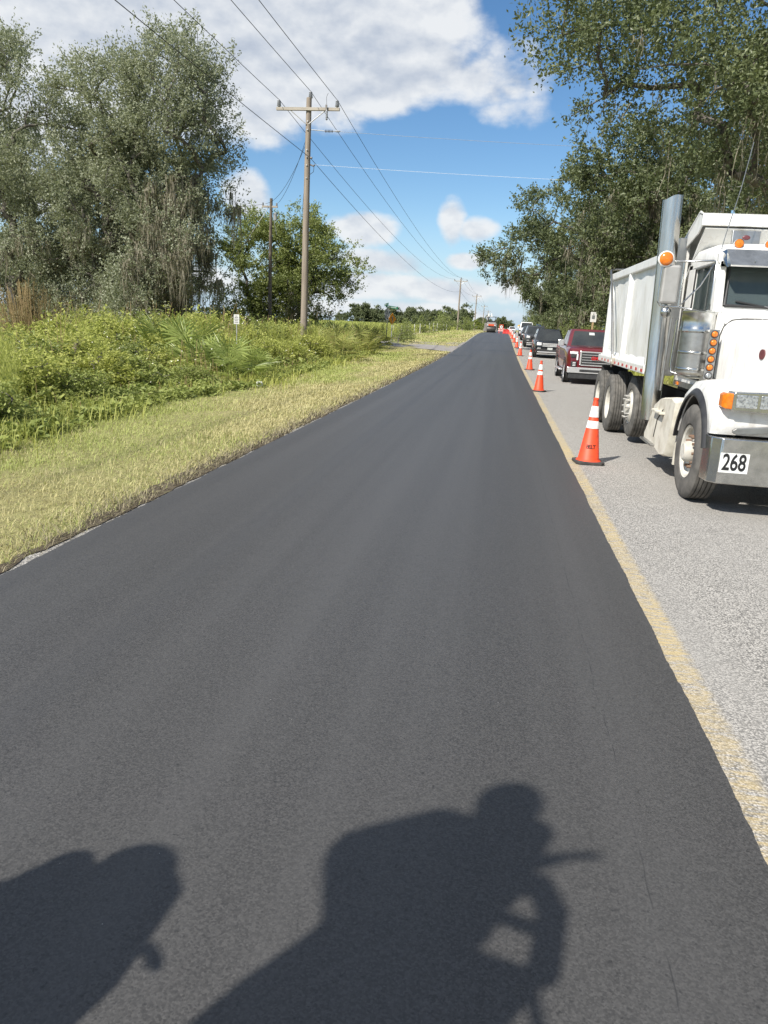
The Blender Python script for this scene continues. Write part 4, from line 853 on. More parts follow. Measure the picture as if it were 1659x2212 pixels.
for z in (h0 - 1.0, h0 - 1.35, h0 - 2.2, h0 - 2.5, h0 - 2.85, h0 - 3.4): MB().obox((0, -.155, z), (.05, .04, .05)).build('bolt', GALV, P0)
FARP = [(-9.15, 158, 11.35, 'second utility pole along the road, beyond the street name sign'), (-8.3, 232, 11.45, 'third utility pole along the road, standing far off'), (-8.25, 330, 11.35, 'fourth utility pole along the road, left of the roller'), (-8.35, 430, 11.4, 'farthest utility pole, seen above the paver')]
poles = [(-9.58, 36.0, 11.50)]
for (x, y, t, lb) in FARP: pole(lb, x, y, t, False, 1.38, far=True); poles.append((x, y, t))
Pb, hb = pole('utility pole behind the camera that carries the same wires', -9.6, -48.0, 11.6, False)
P2, h2 = pole('shorter wooden pole without crossarm standing before the bushy tree', -14.45, 46.0, 8.70, True, 0, thin=.72)
MB().box(-.55, .42, -.06, .04, h2 - .52, h2 - .42).build('wire_bracket', ARMW, P2)
for s in (-.5, .36): insulator(P2, s, -.01, h2 - .42, .18, .06)
MB().lathe([(.02, 0), (.10, .02), (.10, .42), (.02, .46)], (.30, -.05, h2 - 1.25), 'z', 12).build('transformer_can', GALV, P2, smooth=40)
MB().tube([(.18, -.1, h2 - .9), (.30, -.12, h2 - 1.6), (.42, -.1, h2 - 2.1)], .016, 5).build('hanging_lead', GALV, P2)
P3, h3 = pole('pole half hidden in the oaks on the right that takes the crossing wires', 15.5, 36.5, 10.4, False, 0)
def wire(label, a, b, sag, r=0.011, mat=WIRE, n=28, name='power_wire', group='overhead wires of the utility line'):
    a, b = Vector(a), Vector(b)
    pts = [a.lerp(b, i/n) - Vector((0, 0, sag*4*(i/n)*(1 - i/n))) for i in range(n + 1)]
    o = MB().tube(pts, r, 5).build(name, mat); tag(o, label, 'wire', group); return o
ph = {'left': (-1.36, .01, 'outer left wire'), 'centre': (.08, .30, 'centre wire on the pole top'), 'right': (1.36, .01, 'outer right wire'), 'neutral': (.12, -2.5, 'lower neutral wire')}
chain = [(-9.6, -48.0, 11.6)] + poles
seg = ['above the near verge up to the near pole', 'from the near pole to the second pole', 'from the second pole to the third pole', 'from the third pole to the fourth pole', 'from the fourth pole to the farthest pole']
for i in range(5):
    for k, (dx, dz, nm) in ph.items():
        (x0, y0, t0), (x1, y1, t1) = chain[i], chain[i + 1]; f = 1 if i != 1 else 1
        e0 = dx*(1 if i == 1 or i == 0 else .93); e1 = dx*(1 if i == 0 else .93); d = -.135 if k in ('left', 'right') else 0
        zz = {'left': -.12, 'right': -.12, 'centre': .27, 'neutral': -2.5}[k]
        L_ = math.hypot(x1 - x0, y1 - y0); sg = {0: .55, 1: 1.9}.get(i, .9)
        wire(f'{nm} {seg[i]}', (x0 + e0, y0 + d, t0 + zz), (x1 + e1, y1 + d, t1 + zz), sg, .012 if i < 2 else .016)
wire('upper bright wire crossing the road from the near pole', (-8.08, 36, 10.12), (15.5, 36.5, 9.6), .15, .0065, GALV, name='crossing_wire', group='wires crossing the road')
wire('lower bright wire crossing the road from the near pole', (-9.22, 36, 8.70), (15.5, 36.5, 8.3), .16, .005, ALU, name='crossing_wire', group='wires crossing the road')
wire('slack wire between the near pole and the shorter pole', (-9.68, 36, 9.75), (-14.0, 46, 8.45), .35, .010, name='service_wire', group='service wires to the shorter pole')
wire('second slack wire from the near pole towards the shorter pole', (-9.68, 36, 9.55), (-14.8, 46, 8.40), .6, .010, name='service_wire', group='service wires to the shorter pole')
wire('third wire dropping from the near pole behind the bushy tree', (-9.70, 36.1, 8.4), (-14.3, 52, 6.2), .2, .010, name='service_wire', group='service wires to the shorter pole')
wire('pale guy wire slanting from the shorter pole down into the weeds', (-14.6, 46, 8.2), (-20.6, 46.5, 0.0), 0.0, .020, SIGNFACE, 4, 'guy_wire', 'guy wires')
wire('thin wire leading left from the shorter pole into the oaks', (-15.0, 46, 8.35), (-34, 50, 7.6), .3, .010, name='service_wire', group='service wires to the shorter pole')

SGREEN = M('green_sign', (0.01, 0.14, 0.075), (0.015, 0.17, 0.09), 6, 0.4)
SBACK = M('aluminium_sign_back', (0.13, 0.14, 0.14), (0.19, 0.2, 0.2), 5, 0.55, 0.3)
SYEL = M('amber_warning_sign', (0.72, 0.30, 0.015), (0.6, 0.24, 0.012), 5, 0.45)
SBLUE = M('blue_sign', (0.02, 0.06, 0.22), rough=0.45)
TAN = M('tan_wood', (0.38, 0.27, 0.14), (0.28, 0.2, 0.11), 5, 0.85)
POSTG = M('green_steel_post', (0.10, 0.12, 0.09), (0.15, 0.15, 0.12), 8, 0.6, 0.3)
def ngon(n, r, rot): return [(r*math.cos(rot + 2*math.pi*i/n), r*math.sin(rot + 2*math.pi*i/n)) for i in range(n)]
b = zf(54)
Sg = thing('stop_sign', 'back of a grey octagonal sign with green street name blades on top', 'sign', (-8.2, 54, b - .04))
MB().box(-.03, .03, .0, .05, 0, 3.02 - b).build('post', POSTG, Sg)
oc = MB().prism([(x, z + 2.42 - b) for x, z in ngon(8, .43, math.pi/8)], 'y', -.012, 0).build('octagon_panel', SBACK, Sg); oc.rotation_euler = (0, 0, rad(-52))
s1 = MB().box(-.44, .44, -.006, .006, 2.86 - b, 3.02 - b).build('street_name_blade', SGREEN, Sg); s1.rotation_euler = (0, rad(6), rad(14)); MB().box(-.34, .34, -.009, .009, 2.925 - b, 2.955 - b).build('lettering_band', PLATEW, s1)
s2 = MB().box(-.42, .42, -.006, .006, 3.04 - b, 3.20 - b).build('street_name_blade', SGREEN, Sg); s2.rotation_euler = (0, rad(-6), rad(-62)); MB().box(-.3, .3, -.009, .009, 3.105 - b, 3.135 - b).build('lettering_band', PLATEW, s2)
b = zf(52)
Dg = thing('warning_sign', 'narrow amber diamond warning sign beside the street name sign', 'sign', (-7.55, 52, b - .04))
MB().box(-.028, .028, .0, .04, 0, 2.3 - b).build('post', GALV, Dg)
dm = MB().prism([(x, z + 2.10 - b) for x, z in ngon(4, .41, math.pi/2)], 'y', -.014, -.002).build('diamond_panel', SYEL, Dg, bevel=.003); dm.rotation_euler = (0, 0, rad(58))
dk_ = MB().prism([(-.05, 1.98 - b), (.05, 1.98 - b), (.05, 2.16 - b), (.12, 2.16 - b), (0, 2.28 - b), (-.12, 2.16 - b), (-.05, 2.16 - b)], 'y', -.018, -.014).build('arrow_symbol', INKB, dm)
Ws = thing('notice_sign', 'small white notice sign standing in the weeds left of the pole', 'sign', (-9.25, 25.6, 0.0))
MB().box(-.015, .015, .0, .03, 0, 1.6).build('post', GALV, Ws); MB().box(-.10, .10, -.012, 0, 1.46, 1.79).build('sign_panel', SIGNFACE, Ws)
for i, wd in enumerate((.035, .065, .075, .06, .065)): MB().box(-wd, wd, -.0145, -.012, 1.725 - i*.053, 1.742 - i*.053).build('print_line', INKB, Ws)
Rs = thing('notice_sign', 'pale rectangular sign on a tan wooden post above the red pickup', 'sign', (5.72, 50.0, zf(50)))
MB().box(-.06, .06, 0, .05, 0, 2.5).build('post', TAN, Rs); pn_ = MB().box(-.19, .19, -.015, 0, 2.36, 2.98).build('sign_panel', SIGNFACE, Rs, bevel=.004)
MB().box(-.09, .09, -.0185, -.015, 2.55, 2.78).build('dark_symbol', SBACK, pn_); MB().box(-.03, .03, -.0185, -.015, 2.80, 2.90).build('dark_symbol', SBACK, pn_)
b = zf(220)
D2 = thing('warning_sign', 'yellow diamond sign far down the road left of the white suv', 'sign', (4.85, 220, b)); MB().box(-.04, .04, 0, .05, 0, 1.9).build('post', GALV, D2)
dd = MB().prism([(x, z + 1.75) for x, z in ngon(4, .55, math.pi/2)], 'y', -.03, -.004).build('diamond_panel', M('yellow_sign', (0.75, 0.42, 0.01), rough=0.4), D2); MB().box(-.08, .08, -.036, -.03, 1.55, 1.95).build('arrow_symbol', INKB, dd)
B2 = thing('road_sign', 'small blue sign between the white suv and the charcoal suv', 'sign', (5.25, 112, zf(112))); MB().box(-.03, .03, 0, .04, 0, 1.6).build('post', GALV, B2); MB().box(-.32, .32, -.03, -.004, 1.2, 1.75).build('sign_panel', SBLUE, B2)
# wooden stub, white pipe cap on the verge
St = thing('fence_post', 'weathered grey wooden post stub standing among the weeds', 'post', (-10.6, 17.6, .22)); MB().tube([(0, 0, 0), (.01, 0, .4), (.0, 0, .66)], [.085, .08, .078], 10).build('post_shaft', WOOD, St, smooth=40)
MB().obox((-.14, .05, .28), (.05, .03, .5), (0, .1, 0)).build('pale_stake', PLATEW, St)
Cp = thing('pipe_cap', 'white plastic pipe cap lying on the mown grass', 'pipe cap', (-6.03, 18.4, -.01)); cpb = MB().lathe([(.004, -.03), (.08, -.025), (.088, .0), (.088, .09), (.08, .10), (.072, .10), (.07, .0), (.004, -.005)], (0, 0, 0), 'y', 20).build('cap_body', PLATEW, Cp, smooth=40); cpb.location = (0, 0, .085); cpb.rotation_euler = (rad(-12), 0, rad(25))
MB().lathe([(.089, .03), (.093, .035), (.093, .05), (.089, .055)], (0, 0, 0), 'y', 20).build('cap_ridge', PLATEW, cpb)
# fence along the field, little white shed
fence_posts = []
FP = thing('fence_post', 'x', 'fence post', (0, 0, 0), 0, 'pale fence posts along the field'); MB().tube([(0, 0, -.2), (0, 0, 1.1)], [.042, .04], 7).build('post_shaft', SIGNFACE, FP, smooth=40)
ords = ['nearest', 'second', 'third', 'fourth', 'fifth', 'sixth', 'seventh', 'eighth', 'ninth', 'tenth', 'eleventh', 'farthest']
for i in range(12):
    y = 72 + i*5.0; c = FP if i == 0 else copy_tree(FP); c.location = (-10.2 + .02*(y - 75), y, zf(y)); c['label'] = f'{ords[i]} pale fence post beyond the side road, by the field'
Sh = thing('shed', 'small white metal shed far off at the edge of the field', 'shed', (-33.0, 330, zf(330) + .1))
MB().box(-1.6, 1.6, 0, 2.4, 0, 1.35).build('wall', PLATEW, Sh); MB().prism([(-.25, 1.3), (2.65, 1.3), (1.2, 2.05)], 'x', -1.8, 1.8).build('roof', SIGNFACE, Sh); MB().box(-.9, -.2, -.03, 0, 0, 1.1).build('door', SBACK, Sh)
# tar seams across the lane
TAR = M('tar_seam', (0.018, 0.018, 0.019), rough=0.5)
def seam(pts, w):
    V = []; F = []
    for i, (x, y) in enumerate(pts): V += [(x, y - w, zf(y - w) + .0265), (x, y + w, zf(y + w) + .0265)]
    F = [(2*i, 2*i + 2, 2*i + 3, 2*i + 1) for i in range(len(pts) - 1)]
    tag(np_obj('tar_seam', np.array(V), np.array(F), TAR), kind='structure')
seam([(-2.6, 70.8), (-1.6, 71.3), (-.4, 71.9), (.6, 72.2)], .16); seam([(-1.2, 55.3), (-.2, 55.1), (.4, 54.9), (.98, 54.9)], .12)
# ================================================================== vegetation
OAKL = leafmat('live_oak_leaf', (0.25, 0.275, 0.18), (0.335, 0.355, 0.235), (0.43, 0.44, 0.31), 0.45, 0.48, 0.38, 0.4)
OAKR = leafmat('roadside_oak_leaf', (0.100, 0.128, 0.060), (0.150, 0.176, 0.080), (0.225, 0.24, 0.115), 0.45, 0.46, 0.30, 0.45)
BUSHL = leafmat('bushy_tree_leaf', (0.20, 0.25, 0.08), (0.28, 0.32, 0.10), (0.36, 0.37, 0.14), 0.7, 0.45, 0.40, 0.45)
FARL = leafmat('far_tree_leaf', (0.14, 0.17, 0.085), (0.19, 0.215, 0.11), (0.22, 0.235, 0.13), 0.3, 0.6, 0.35, 0.3)  # lighter leaf colour carries the haze over the distant trees
BARK = M('grey_oak_bark', (0.17, 0.155, 0.135), (0.085, 0.075, 0.065), 6, 0.9, bmp=0.6, bscale=14, dist=0.04, spec=0.15)
MOSSM = leafmat('spanish_moss', (0.25, 0.225, 0.17), (0.33, 0.30, 0.23), (0.38, 0.35, 0.27), 1.2, 0.9, 0.4, 0.1)
def unit(v): return v / (np.linalg.norm(v, axis=-1, keepdims=True) + 1e-9)
def leaf_quads(P, A, Nn, l, w):
    """rhombic leaves: centres P, long axes A, normals Nn, lengths l, widths w"""
    A = unit(A); B = unit(np.cross(Nn, A)); C = unit(np.cross(A, B)); l = l[:, None]; w = w[:, None]
    V = np.stack([P - A*l/2, P + B*w/2 + C*l*0.06, P + A*l/2, P - B*w/2 + C*l*0.06], 1).reshape(-1, 3)
    return V, np.arange(len(P)*4).reshape(-1, 4)
def sample_ell(rng, ells, n, shell=0.8):
    vol = np.array([e[3]*e[4] + e[4]*e[5] + e[3]*e[5] for e in ells]); k = rng.choice(len(ells), n, p=vol/vol.sum()); E = np.array(ells)[k]
    d = unit(rng.normal(size=(n, 3))); r = np.where(rng.random(n) < shell, rng.uniform(.68, 1.0, n), rng.uniform(.15, .68, n))
    return E[:, :3] + d*r[:, None]*E[:, 3:6], d
def make_tree(name, label, base, ells, ncl, leaf, mats, seed, trunk_h=2.2, trunk_r=0.4, moss=0, mossy=None, twig=0.75, per=(7, 12), group=None, lean=(0, 0), voids=8, mossx=-99, mossw=1.0, pad=8, pr=1.0, cat='tree', rot=0, mosslen=1.3, S=1.0):
    rng = np.random.default_rng(seed)
    T = thing(name, label, cat, (base[0]*S, base[1]*S, zf(base[1]*S) - 0.05), rot, group); T.scale = (S, S, S)
    npad = max(6, int(ncl/pad)); pc, pd = sample_ell(rng, ells, npad, .9); pk = rng.integers(0, npad, ncl)
    sp_ = np.array([.62, .62, .30])*pr; ctr = pc[pk] + np.clip(rng.normal(size=(ncl, 3)), -1.4, 1.4)*sp_; d = unit(pd[pk] + rng.normal(0, .5, (ncl, 3)))
    lo = rng.random(ncl) < .22; c2_, d2_ = sample_ell(rng, ells, ncl, .7); ctr[lo] = c2_[lo]; d[lo] = d2_[lo]
    if voids:
        vc, _ = sample_ell(rng, ells, voids, 1.0); vr = rng.uniform(.45, .95, voids)
        keep = np.ones(len(ctr), bool)
        for c, r in zip(vc, vr): keep &= np.linalg.norm(ctr - c, axis=1) > r
        ctr, d = ctr[keep], d[keep]
    ctr[:, 2] = np.maximum(ctr[:, 2], 0.35)
    # ---- branches: every leaf cluster joins the nearest older node
    top = np.array([lean[0], lean[1], trunk_h]); nodes = [np.zeros(3), top*0.5 + rng.normal(0, .06, 3)*[1, 1, 0], top]; par = [-1, 0, 1]
    sub = ctr[rng.permutation(len(ctr))[:min(len(ctr), 230)]]
    sub = sub[np.argsort(np.linalg.norm(sub - top, axis=1))]
    for c in sub:
        nd = np.array(nodes[2:]); dist = np.linalg.norm(nd - c, axis=1); dn = np.linalg.norm(nd - top, axis=1)
        j = int(np.argmin(dist + 0.30*dn)) + 2; a = nodes[j]
        mid = a*.5 + c*.5 + rng.normal(0, .10, 3)*np.linalg.norm(c - a); mid[2] += .05*np.linalg.norm(c - a)
        nodes.append(mid); par.append(j); nodes.append(c); par.append(len(nodes) - 2)
    cnt = np.ones(len(nodes))
    for i in range(len(nodes) - 1, 0, -1): cnt[par[i]] += cnt[i]
    rr = trunk_r*np.power(cnt/cnt[0], 0.60); rr = np.maximum(rr, 0.012)
    B = MB(); 
    for i in range(1, len(nodes)):
        n = 10 if i < 3 else (6 if rr[i] > .05 else 4)
        r0 = rr[par[i]] if i < 3 else min(rr[par[i]], rr[i]*1.35)
        B.tube([nodes[par[i]], nodes[i]], [r0*(1.35 if i == 1 else 1), rr[i]], n, cap=False)
    B.build('trunk', mats[1], T, smooth=70)
    # ---- leaves on twigs
    m, k = per; nT = len(ctr)*m; up = np.array([0, 0, .35])
    td = unit(np.repeat(d, m, 0)*0.7 + rng.normal(size=(nT, 3))*0.8 + up); tl = rng.uniform(.5, 1.15, nT)*twig
    o = np.repeat(ctr, m, 0) + rng.normal(0, .12, (nT, 3))
    t = rng.uniform(.1, 1.0, (nT, k)); P = (o[:, None] + td[:, None]*(t*tl[:, None])[..., None]).reshape(-1, 3) + rng.normal(0, .055, (nT*k, 3))
    P[:, 2] -= 0.05*np.abs(rng.normal(size=len(P))); P[:, 2] = np.maximum(P[:, 2], .05)
    A = np.repeat(td, k, 0) + rng.normal(size=P.shape)*.8; Nn = rng.normal(size=P.shape) + [0, 0, .7]
    l = leaf*rng.uniform(.65, 1.35, len(P)); V, F = leaf_quads(P, A, Nn, l, l*rng.uniform(.40, .58, len(P)))
    np_obj('crown', V, F, mats[0], T)
    if moss:
        pick = ctr[(ctr[:, 2] < (mossy or 99)) & (ctr[:, 0] > mossx)]; pick = pick[rng.integers(0, len(pick), moss)]
        ns = 20; o = np.repeat(pick, ns, 0) + rng.normal(0, 1, (moss*ns, 3))*np.repeat(rng.uniform(.06, .20, moss), ns)[:, None]; ln = np.repeat(rng.uniform(.35, 1.0, moss)*mosslen, ns)*rng.uniform(.2, 1.15, moss*ns)
        ln = np.minimum(ln, np.maximum(o[:, 2] - .5, .2)); S = 5; a = rng.uniform(0, math.pi, moss*ns); wd = rng.uniform(.012, .034, moss*ns)*mossw
        side = np.stack([np.cos(a), np.sin(a), np.zeros_like(a)], 1); pts = []
        jit = rng.normal(0, .045, (moss*ns, S, 3)).cumsum(1); jit[:, :, 2] = 0
        for i in range(S):
            f = i/(S - 1); c = o - np.stack([np.zeros_like(ln), np.zeros_like(ln), ln*f], 1) + jit[:, i]
            wv = (wd*(1 - .9*f)*(1 + .5*np.sin(i*2.1 + a)))[:, None]; pts += [c - side*wv, c + side*wv]
        V = np.stack(pts, 1); n = len(V); ii = np.arange(n)[:, None]*(2*S) + np.arange(S - 1)[None, :]*2
        F = np.stack([ii, ii + 1, ii + 3, ii + 2], -1).reshape(-1, 4)
        tag(np_obj('spanish_moss', V.reshape(-1, 3), F, MOSSM, T), kind='stuff')
    return T
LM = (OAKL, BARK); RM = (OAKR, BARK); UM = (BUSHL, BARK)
G1 = 'mossy live oaks on the left'; G2 = 'mossy oaks along the right of the road'
make_tree('live_oak', 'tall mossy live oak at the right edge of the left grove', (-14.3, 31), [(.95, 0, 9.7, 1.65, 2.0, 2.8), (-.2, 0, 6.8, 2.4, 2.6, 2.6), (.3, -.4, 3.6, 1.9, 2.2, 1.9), (-1.2, 0, 9.2, 1.6, 1.8, 1.9), (-.6, -.6, 1.5, 2.2, 1.6, 1.3)], 880, .108, LM, 11, 2.6, .34, 320, 7.0, group=G1, voids=10, per=(9, 13), mosslen=1.7, S=1.22, mossx=-.6)
make_tree('live_oak', 'middle live oak of the left grove with a ragged top', (-17.9, 32), [(.5, 0, 9.6, 1.7, 1.9, 2.4), (-.1, 0, 6.4, 2.4, 2.4, 2.6), (0, 0, 3.2, 2.3, 2.3, 2.1), (0, -.6, 1.4, 2.4, 1.6, 1.3)], 740, .108, LM, 12, 2.6, .32, 120, 6.0, group=G1, voids=8, per=(9, 13), mosslen=1.2, S=1.22)
make_tree('live_oak', 'live oak at the left edge of the photo with an open high crown', (-21.9, 31.5), [(.8, 0, 10.3, 1.7, 1.9, 1.9), (-.6, 0, 7.2, 2.1, 2.2, 2.1), (.3, 0, 3.6, 2.5, 2.4, 2.3), (0, -.6, 1.4, 2.4, 1.6, 1.3)], 680, .108, LM, 13, 2.4, .32, 60, 6.0, group=G1, voids=10, per=(9, 13), mosslen=1.2, S=1.22)
make_tree('live_oak', 'live oak standing behind the middle of the left grove', (-20.0, 39.0), [(0, 0, 5.6, 3.8, 3.0, 4.0)], 380, .16, LM, 14, 2.2, .3, 50, 6, group=G1, per=(7, 11), mosslen=1.8, S=1.22)
make_tree('live_oak', 'live oak in the back left of the grove', (-24.0, 38), [(0, 0, 6.5, 4.6, 3.2, 4.8)], 400, .16, LM, 15, 2.2, .3, 50, 6, group=G1, per=(7, 11), mosslen=1.8, S=1.22)
make_tree('live_oak', 'low live oak filling the gap between the middle and left oaks', (-19.0, 35.0), [(0, 0, 4.6, 3.4, 2.4, 4.0)], 330, .14, LM, 16, 2.0, .28, 40, 5, group=G1, per=(7, 11), mosslen=1.5, S=1.22)
make_tree('bushy_tree', 'green vine covered tree left of the shorter pole', (-17.2, 52), [(0, 0, 6.0, 2.5, 2.2, 2.8), (.4, -.3, 2.9, 2.9, 2.4, 2.4), (1.6, -.4, 3.6, 2.0, 1.8, 2.6), (-1.4, -.5, 2.0, 2.4, 2.0, 2.0)], 640, .155, UM, 21, 1.8, .24, 0, group='bushy trees behind the near pole', voids=16, per=(7, 11))
make_tree('bushy_tree', 'bushy spreading tree right behind the near utility pole', (-13.6, 51), [(.0, 0, 6.2, 2.2, 2.0, 2.4), (1.7, -.2, 5.0, 1.8, 1.7, 2.2), (-.2, 0, 3.2, 1.7, 1.7, 2.1)], 560, .15, UM, 22, 1.8, .24, 30, 3.6, group='bushy trees behind the near pole', voids=18, per=(7, 11))
# right-hand oaks
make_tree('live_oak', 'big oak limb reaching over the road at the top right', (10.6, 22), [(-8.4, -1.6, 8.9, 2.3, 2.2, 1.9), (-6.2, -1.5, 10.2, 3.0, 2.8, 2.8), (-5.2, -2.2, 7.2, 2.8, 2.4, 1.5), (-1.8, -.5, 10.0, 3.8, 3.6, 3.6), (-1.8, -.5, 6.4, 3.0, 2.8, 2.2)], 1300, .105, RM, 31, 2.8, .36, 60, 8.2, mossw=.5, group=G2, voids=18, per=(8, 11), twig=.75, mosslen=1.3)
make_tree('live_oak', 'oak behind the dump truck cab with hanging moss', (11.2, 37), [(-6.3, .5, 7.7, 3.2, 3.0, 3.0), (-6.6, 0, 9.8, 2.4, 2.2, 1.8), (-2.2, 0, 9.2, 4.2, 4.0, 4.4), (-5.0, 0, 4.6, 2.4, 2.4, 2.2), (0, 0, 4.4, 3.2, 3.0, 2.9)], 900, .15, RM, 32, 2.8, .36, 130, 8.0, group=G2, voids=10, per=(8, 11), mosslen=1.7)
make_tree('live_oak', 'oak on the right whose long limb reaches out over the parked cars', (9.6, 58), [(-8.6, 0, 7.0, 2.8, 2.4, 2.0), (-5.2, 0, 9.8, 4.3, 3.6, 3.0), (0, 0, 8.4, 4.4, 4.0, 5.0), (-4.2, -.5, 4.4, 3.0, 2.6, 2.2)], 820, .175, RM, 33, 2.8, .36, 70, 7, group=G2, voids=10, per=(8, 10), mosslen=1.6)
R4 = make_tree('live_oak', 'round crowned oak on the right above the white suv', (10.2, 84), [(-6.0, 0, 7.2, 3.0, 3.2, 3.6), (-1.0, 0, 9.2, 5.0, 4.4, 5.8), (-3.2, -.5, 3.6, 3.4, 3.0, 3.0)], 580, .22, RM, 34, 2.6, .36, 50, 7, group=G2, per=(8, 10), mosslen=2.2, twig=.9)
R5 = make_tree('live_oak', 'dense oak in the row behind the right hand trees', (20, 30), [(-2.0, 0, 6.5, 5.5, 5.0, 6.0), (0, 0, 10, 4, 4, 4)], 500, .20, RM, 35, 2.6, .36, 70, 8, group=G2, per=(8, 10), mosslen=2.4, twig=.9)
more = [(R4, 10.8, 114, .9, 1.05, 'oak on the right past the white suv'), (R4, 11.6, 146, 2.6, 1.0, 'oak on the right level with the roller'), (R5, 12.6, 178, .4, .95, 'oak on the right beyond the roller'), (R4, 13.0, 212, 4.0, 1.0, 'small looking oak far along the right side'), (R5, 13.5, 250, 2.0, 1.0, 'last oak of the row far down the right side'),
        (R5, 19.5, 48, 2.2, 1.05, 'back row oak behind the red pickup'), (R5, 20.5, 66, 4.1, 1.1, 'back row oak behind the black suv'), (R4, 20.0, 88, 3.3, 1.1, 'back row oak behind the charcoal suv'), (R5, 21.0, 112, 1.1, 1.1, 'back row oak behind the white suv'), (R5, 16.5, 15, 3.6, 1.2, 'oak at the right edge of the photo beside the dump truck'), (R5, 16.5, 29, 1.2, 1.35, 'thick oak right behind the dump truck cab'), (R5, 15.5, 45, 5.2, 1.3, 'thick oak behind the dump bed'), (R5, 14.5, 70, .8, 1.25, 'thick oak between the charcoal suv and the tree row'), (R4, 15.5, 98, 2.2, 1.3, 'thick oak in the tree row above the small white car')]
for (src, x, y, r, s, lb) in more:
    c = copy_tree(src); c.location = (x, y, zf(y) - .05); c.rotation_euler = (0, 0, r); c.scale = (s, s, s); c['label'] = lb
# shrubs on the right shoulder
def make_shrub(label, x, y, r, h, leaf, mat, seed, group, n=110, rot=0):
    return make_tree('shrub', label, (x, y), [(0, 0, h*.55, r, r, h*.5)], n, leaf, (mat, BARK), seed, h*.25, .06, 0, twig=.4, per=(6, 9), pad=5, pr=.6, group=group, voids=3, cat='shrub', rot=rot)
SB = make_shrub('leafy roadside shrub on the right behind the red pickup', 7.6, 41, 1.5, 2.3, .12, OAKR, 41, 'shrubs on the right shoulder', 150)
SB2 = make_shrub('yellow green shrub on the right behind the black suv', 6.9, 57, 1.2, 1.9, .13, BUSHL, 42, 'shrubs on the right shoulder', 110)
for i, (src, x, y, s, lb) in enumerate([(SB2, 7.8, 48, 1.2, 'shrub under the pale sign on the right'), (SB, 8.0, 66, 1.2, 'shrub on the right beside the charcoal suv'), (SB2, 7.2, 76, 1.2, 'low shrub on the right before the white suv'), (SB, 7.6, 90, 1.4, 'shrub on the right beside the blue sign'), (SB2, 7.0, 104, 1.3, 'shrub on the right level with the white suv'), (SB, 7.4, 124, 1.6, 'shrub on the right past the blue sign'), (SB, 9.6, 30, 1.4, 'shrub on the right behind the dump bed'), (SB2, 6.6, 150, 1.6, 'shrub on the right past the roller'), (SB, 6.8, 185, 1.7, 'shrub far down the right side')]):
    c = copy_tree(src); c.location = (x, y, zf(y) - .05); c.rotation_euler = (0, 0, i*1.3); c.scale = (s, s, s); c['label'] = lb
# far trees beyond the field
FT = [make_tree('far_tree', 'tree in the distant treeline beyond the field', (-60 - 20*i, 420), [(0, 0, 3.6, 4.2, 3.6, 3.4), (1.4*(i - 1), .4, 6.2, 2.6, 2.4, 2.4 + .4*i)], 190, .60, (FARL, BARK), 50 + i, 1.5, .25, 0, twig=1.1, per=(5, 6), group='distant treeline beyond the field', voids=0) for i in range(3)]
rngf = random.Random(9); k = 0
spots = [(-340 + i*7.2 + rngf.uniform(-2, 2), 500 + rngf.uniform(-25, 40)) for i in range(46)] + [(-66 + i*3.3 + rngf.uniform(-1, 1), 345 - i*4 + rngf.uniform(-10, 10)) for i in range(17)] + [(-34 + rngf.uniform(-12, 20), 390 + rngf.uniform(-20, 60)) for i in range(8)] + [(-9 + rngf.uniform(-4, 16), 520 + rngf.uniform(-40, 60)) for i in range(9)]
for i, (x, y) in enumerate(spots):
    c = FT[i] if i < 3 else copy_tree(FT[i % 3]); s = rngf.uniform(.8, 1.15)*(.72 if i < 46 else .85)
    c.location = (x, y, zf(y) - .1); c.rotation_euler = (0, 0, rngf.uniform(0, 6)); c.scale = (s*1.15, s*1.15, s)
# shrubs along the fence and far poles
gF = 'shrubs along the field fence'
F1 = make_shrub('rounded shrub just past the amber diamond sign', -8.3, 61.5, 1.0, 1.25, .10, BUSHL, 61, gF, 90); F2 = make_shrub('bright yellow green shrub at the foot of the third pole', -9.2, 226, 2.6, 3.2, .3, leafmat('bright_shrub_leaf', (.16, .21, .035), (.23, .27, .05), (.28, .30, .07)), 62, gF, 80)
for i, (src, x, y, s, lb) in enumerate([(F1, -9.4, 70, 1.1, 'shrub by the nearest pale fence post'), (F1, -9.9, 80, 1.0, 'low shrub against the field fence, near the fence posts'), (F1, -9.8, 95, 1.3, 'shrub halfway along the pale fence posts'), (F1, -9.6, 112, 1.4, 'shrub near the end of the pale fence posts'), (F1, -9.8, 130, 1.6, 'dark shrub before the second utility pole'), (F1, -10.5, 150, 2.3, 'large dark shrub beside the second utility pole'), (F1, -8.6, 168, 1.9, 'dark shrub just past the second utility pole'), (F1, -7.9, 190, 1.7, 'dark shrub between the second and third poles'), (F2, -8.2, 290, .8, 'bright shrub between the third and fourth poles'), (F1, -6.5, 260, 2.2, 'dark shrub left of the roller')]):
    c = copy_tree(src); c.location = (x, y, zf(y) - .05); c.rotation_euler = (0, 0, i*1.9); c.scale = (s, s, s); c['label'] = lb

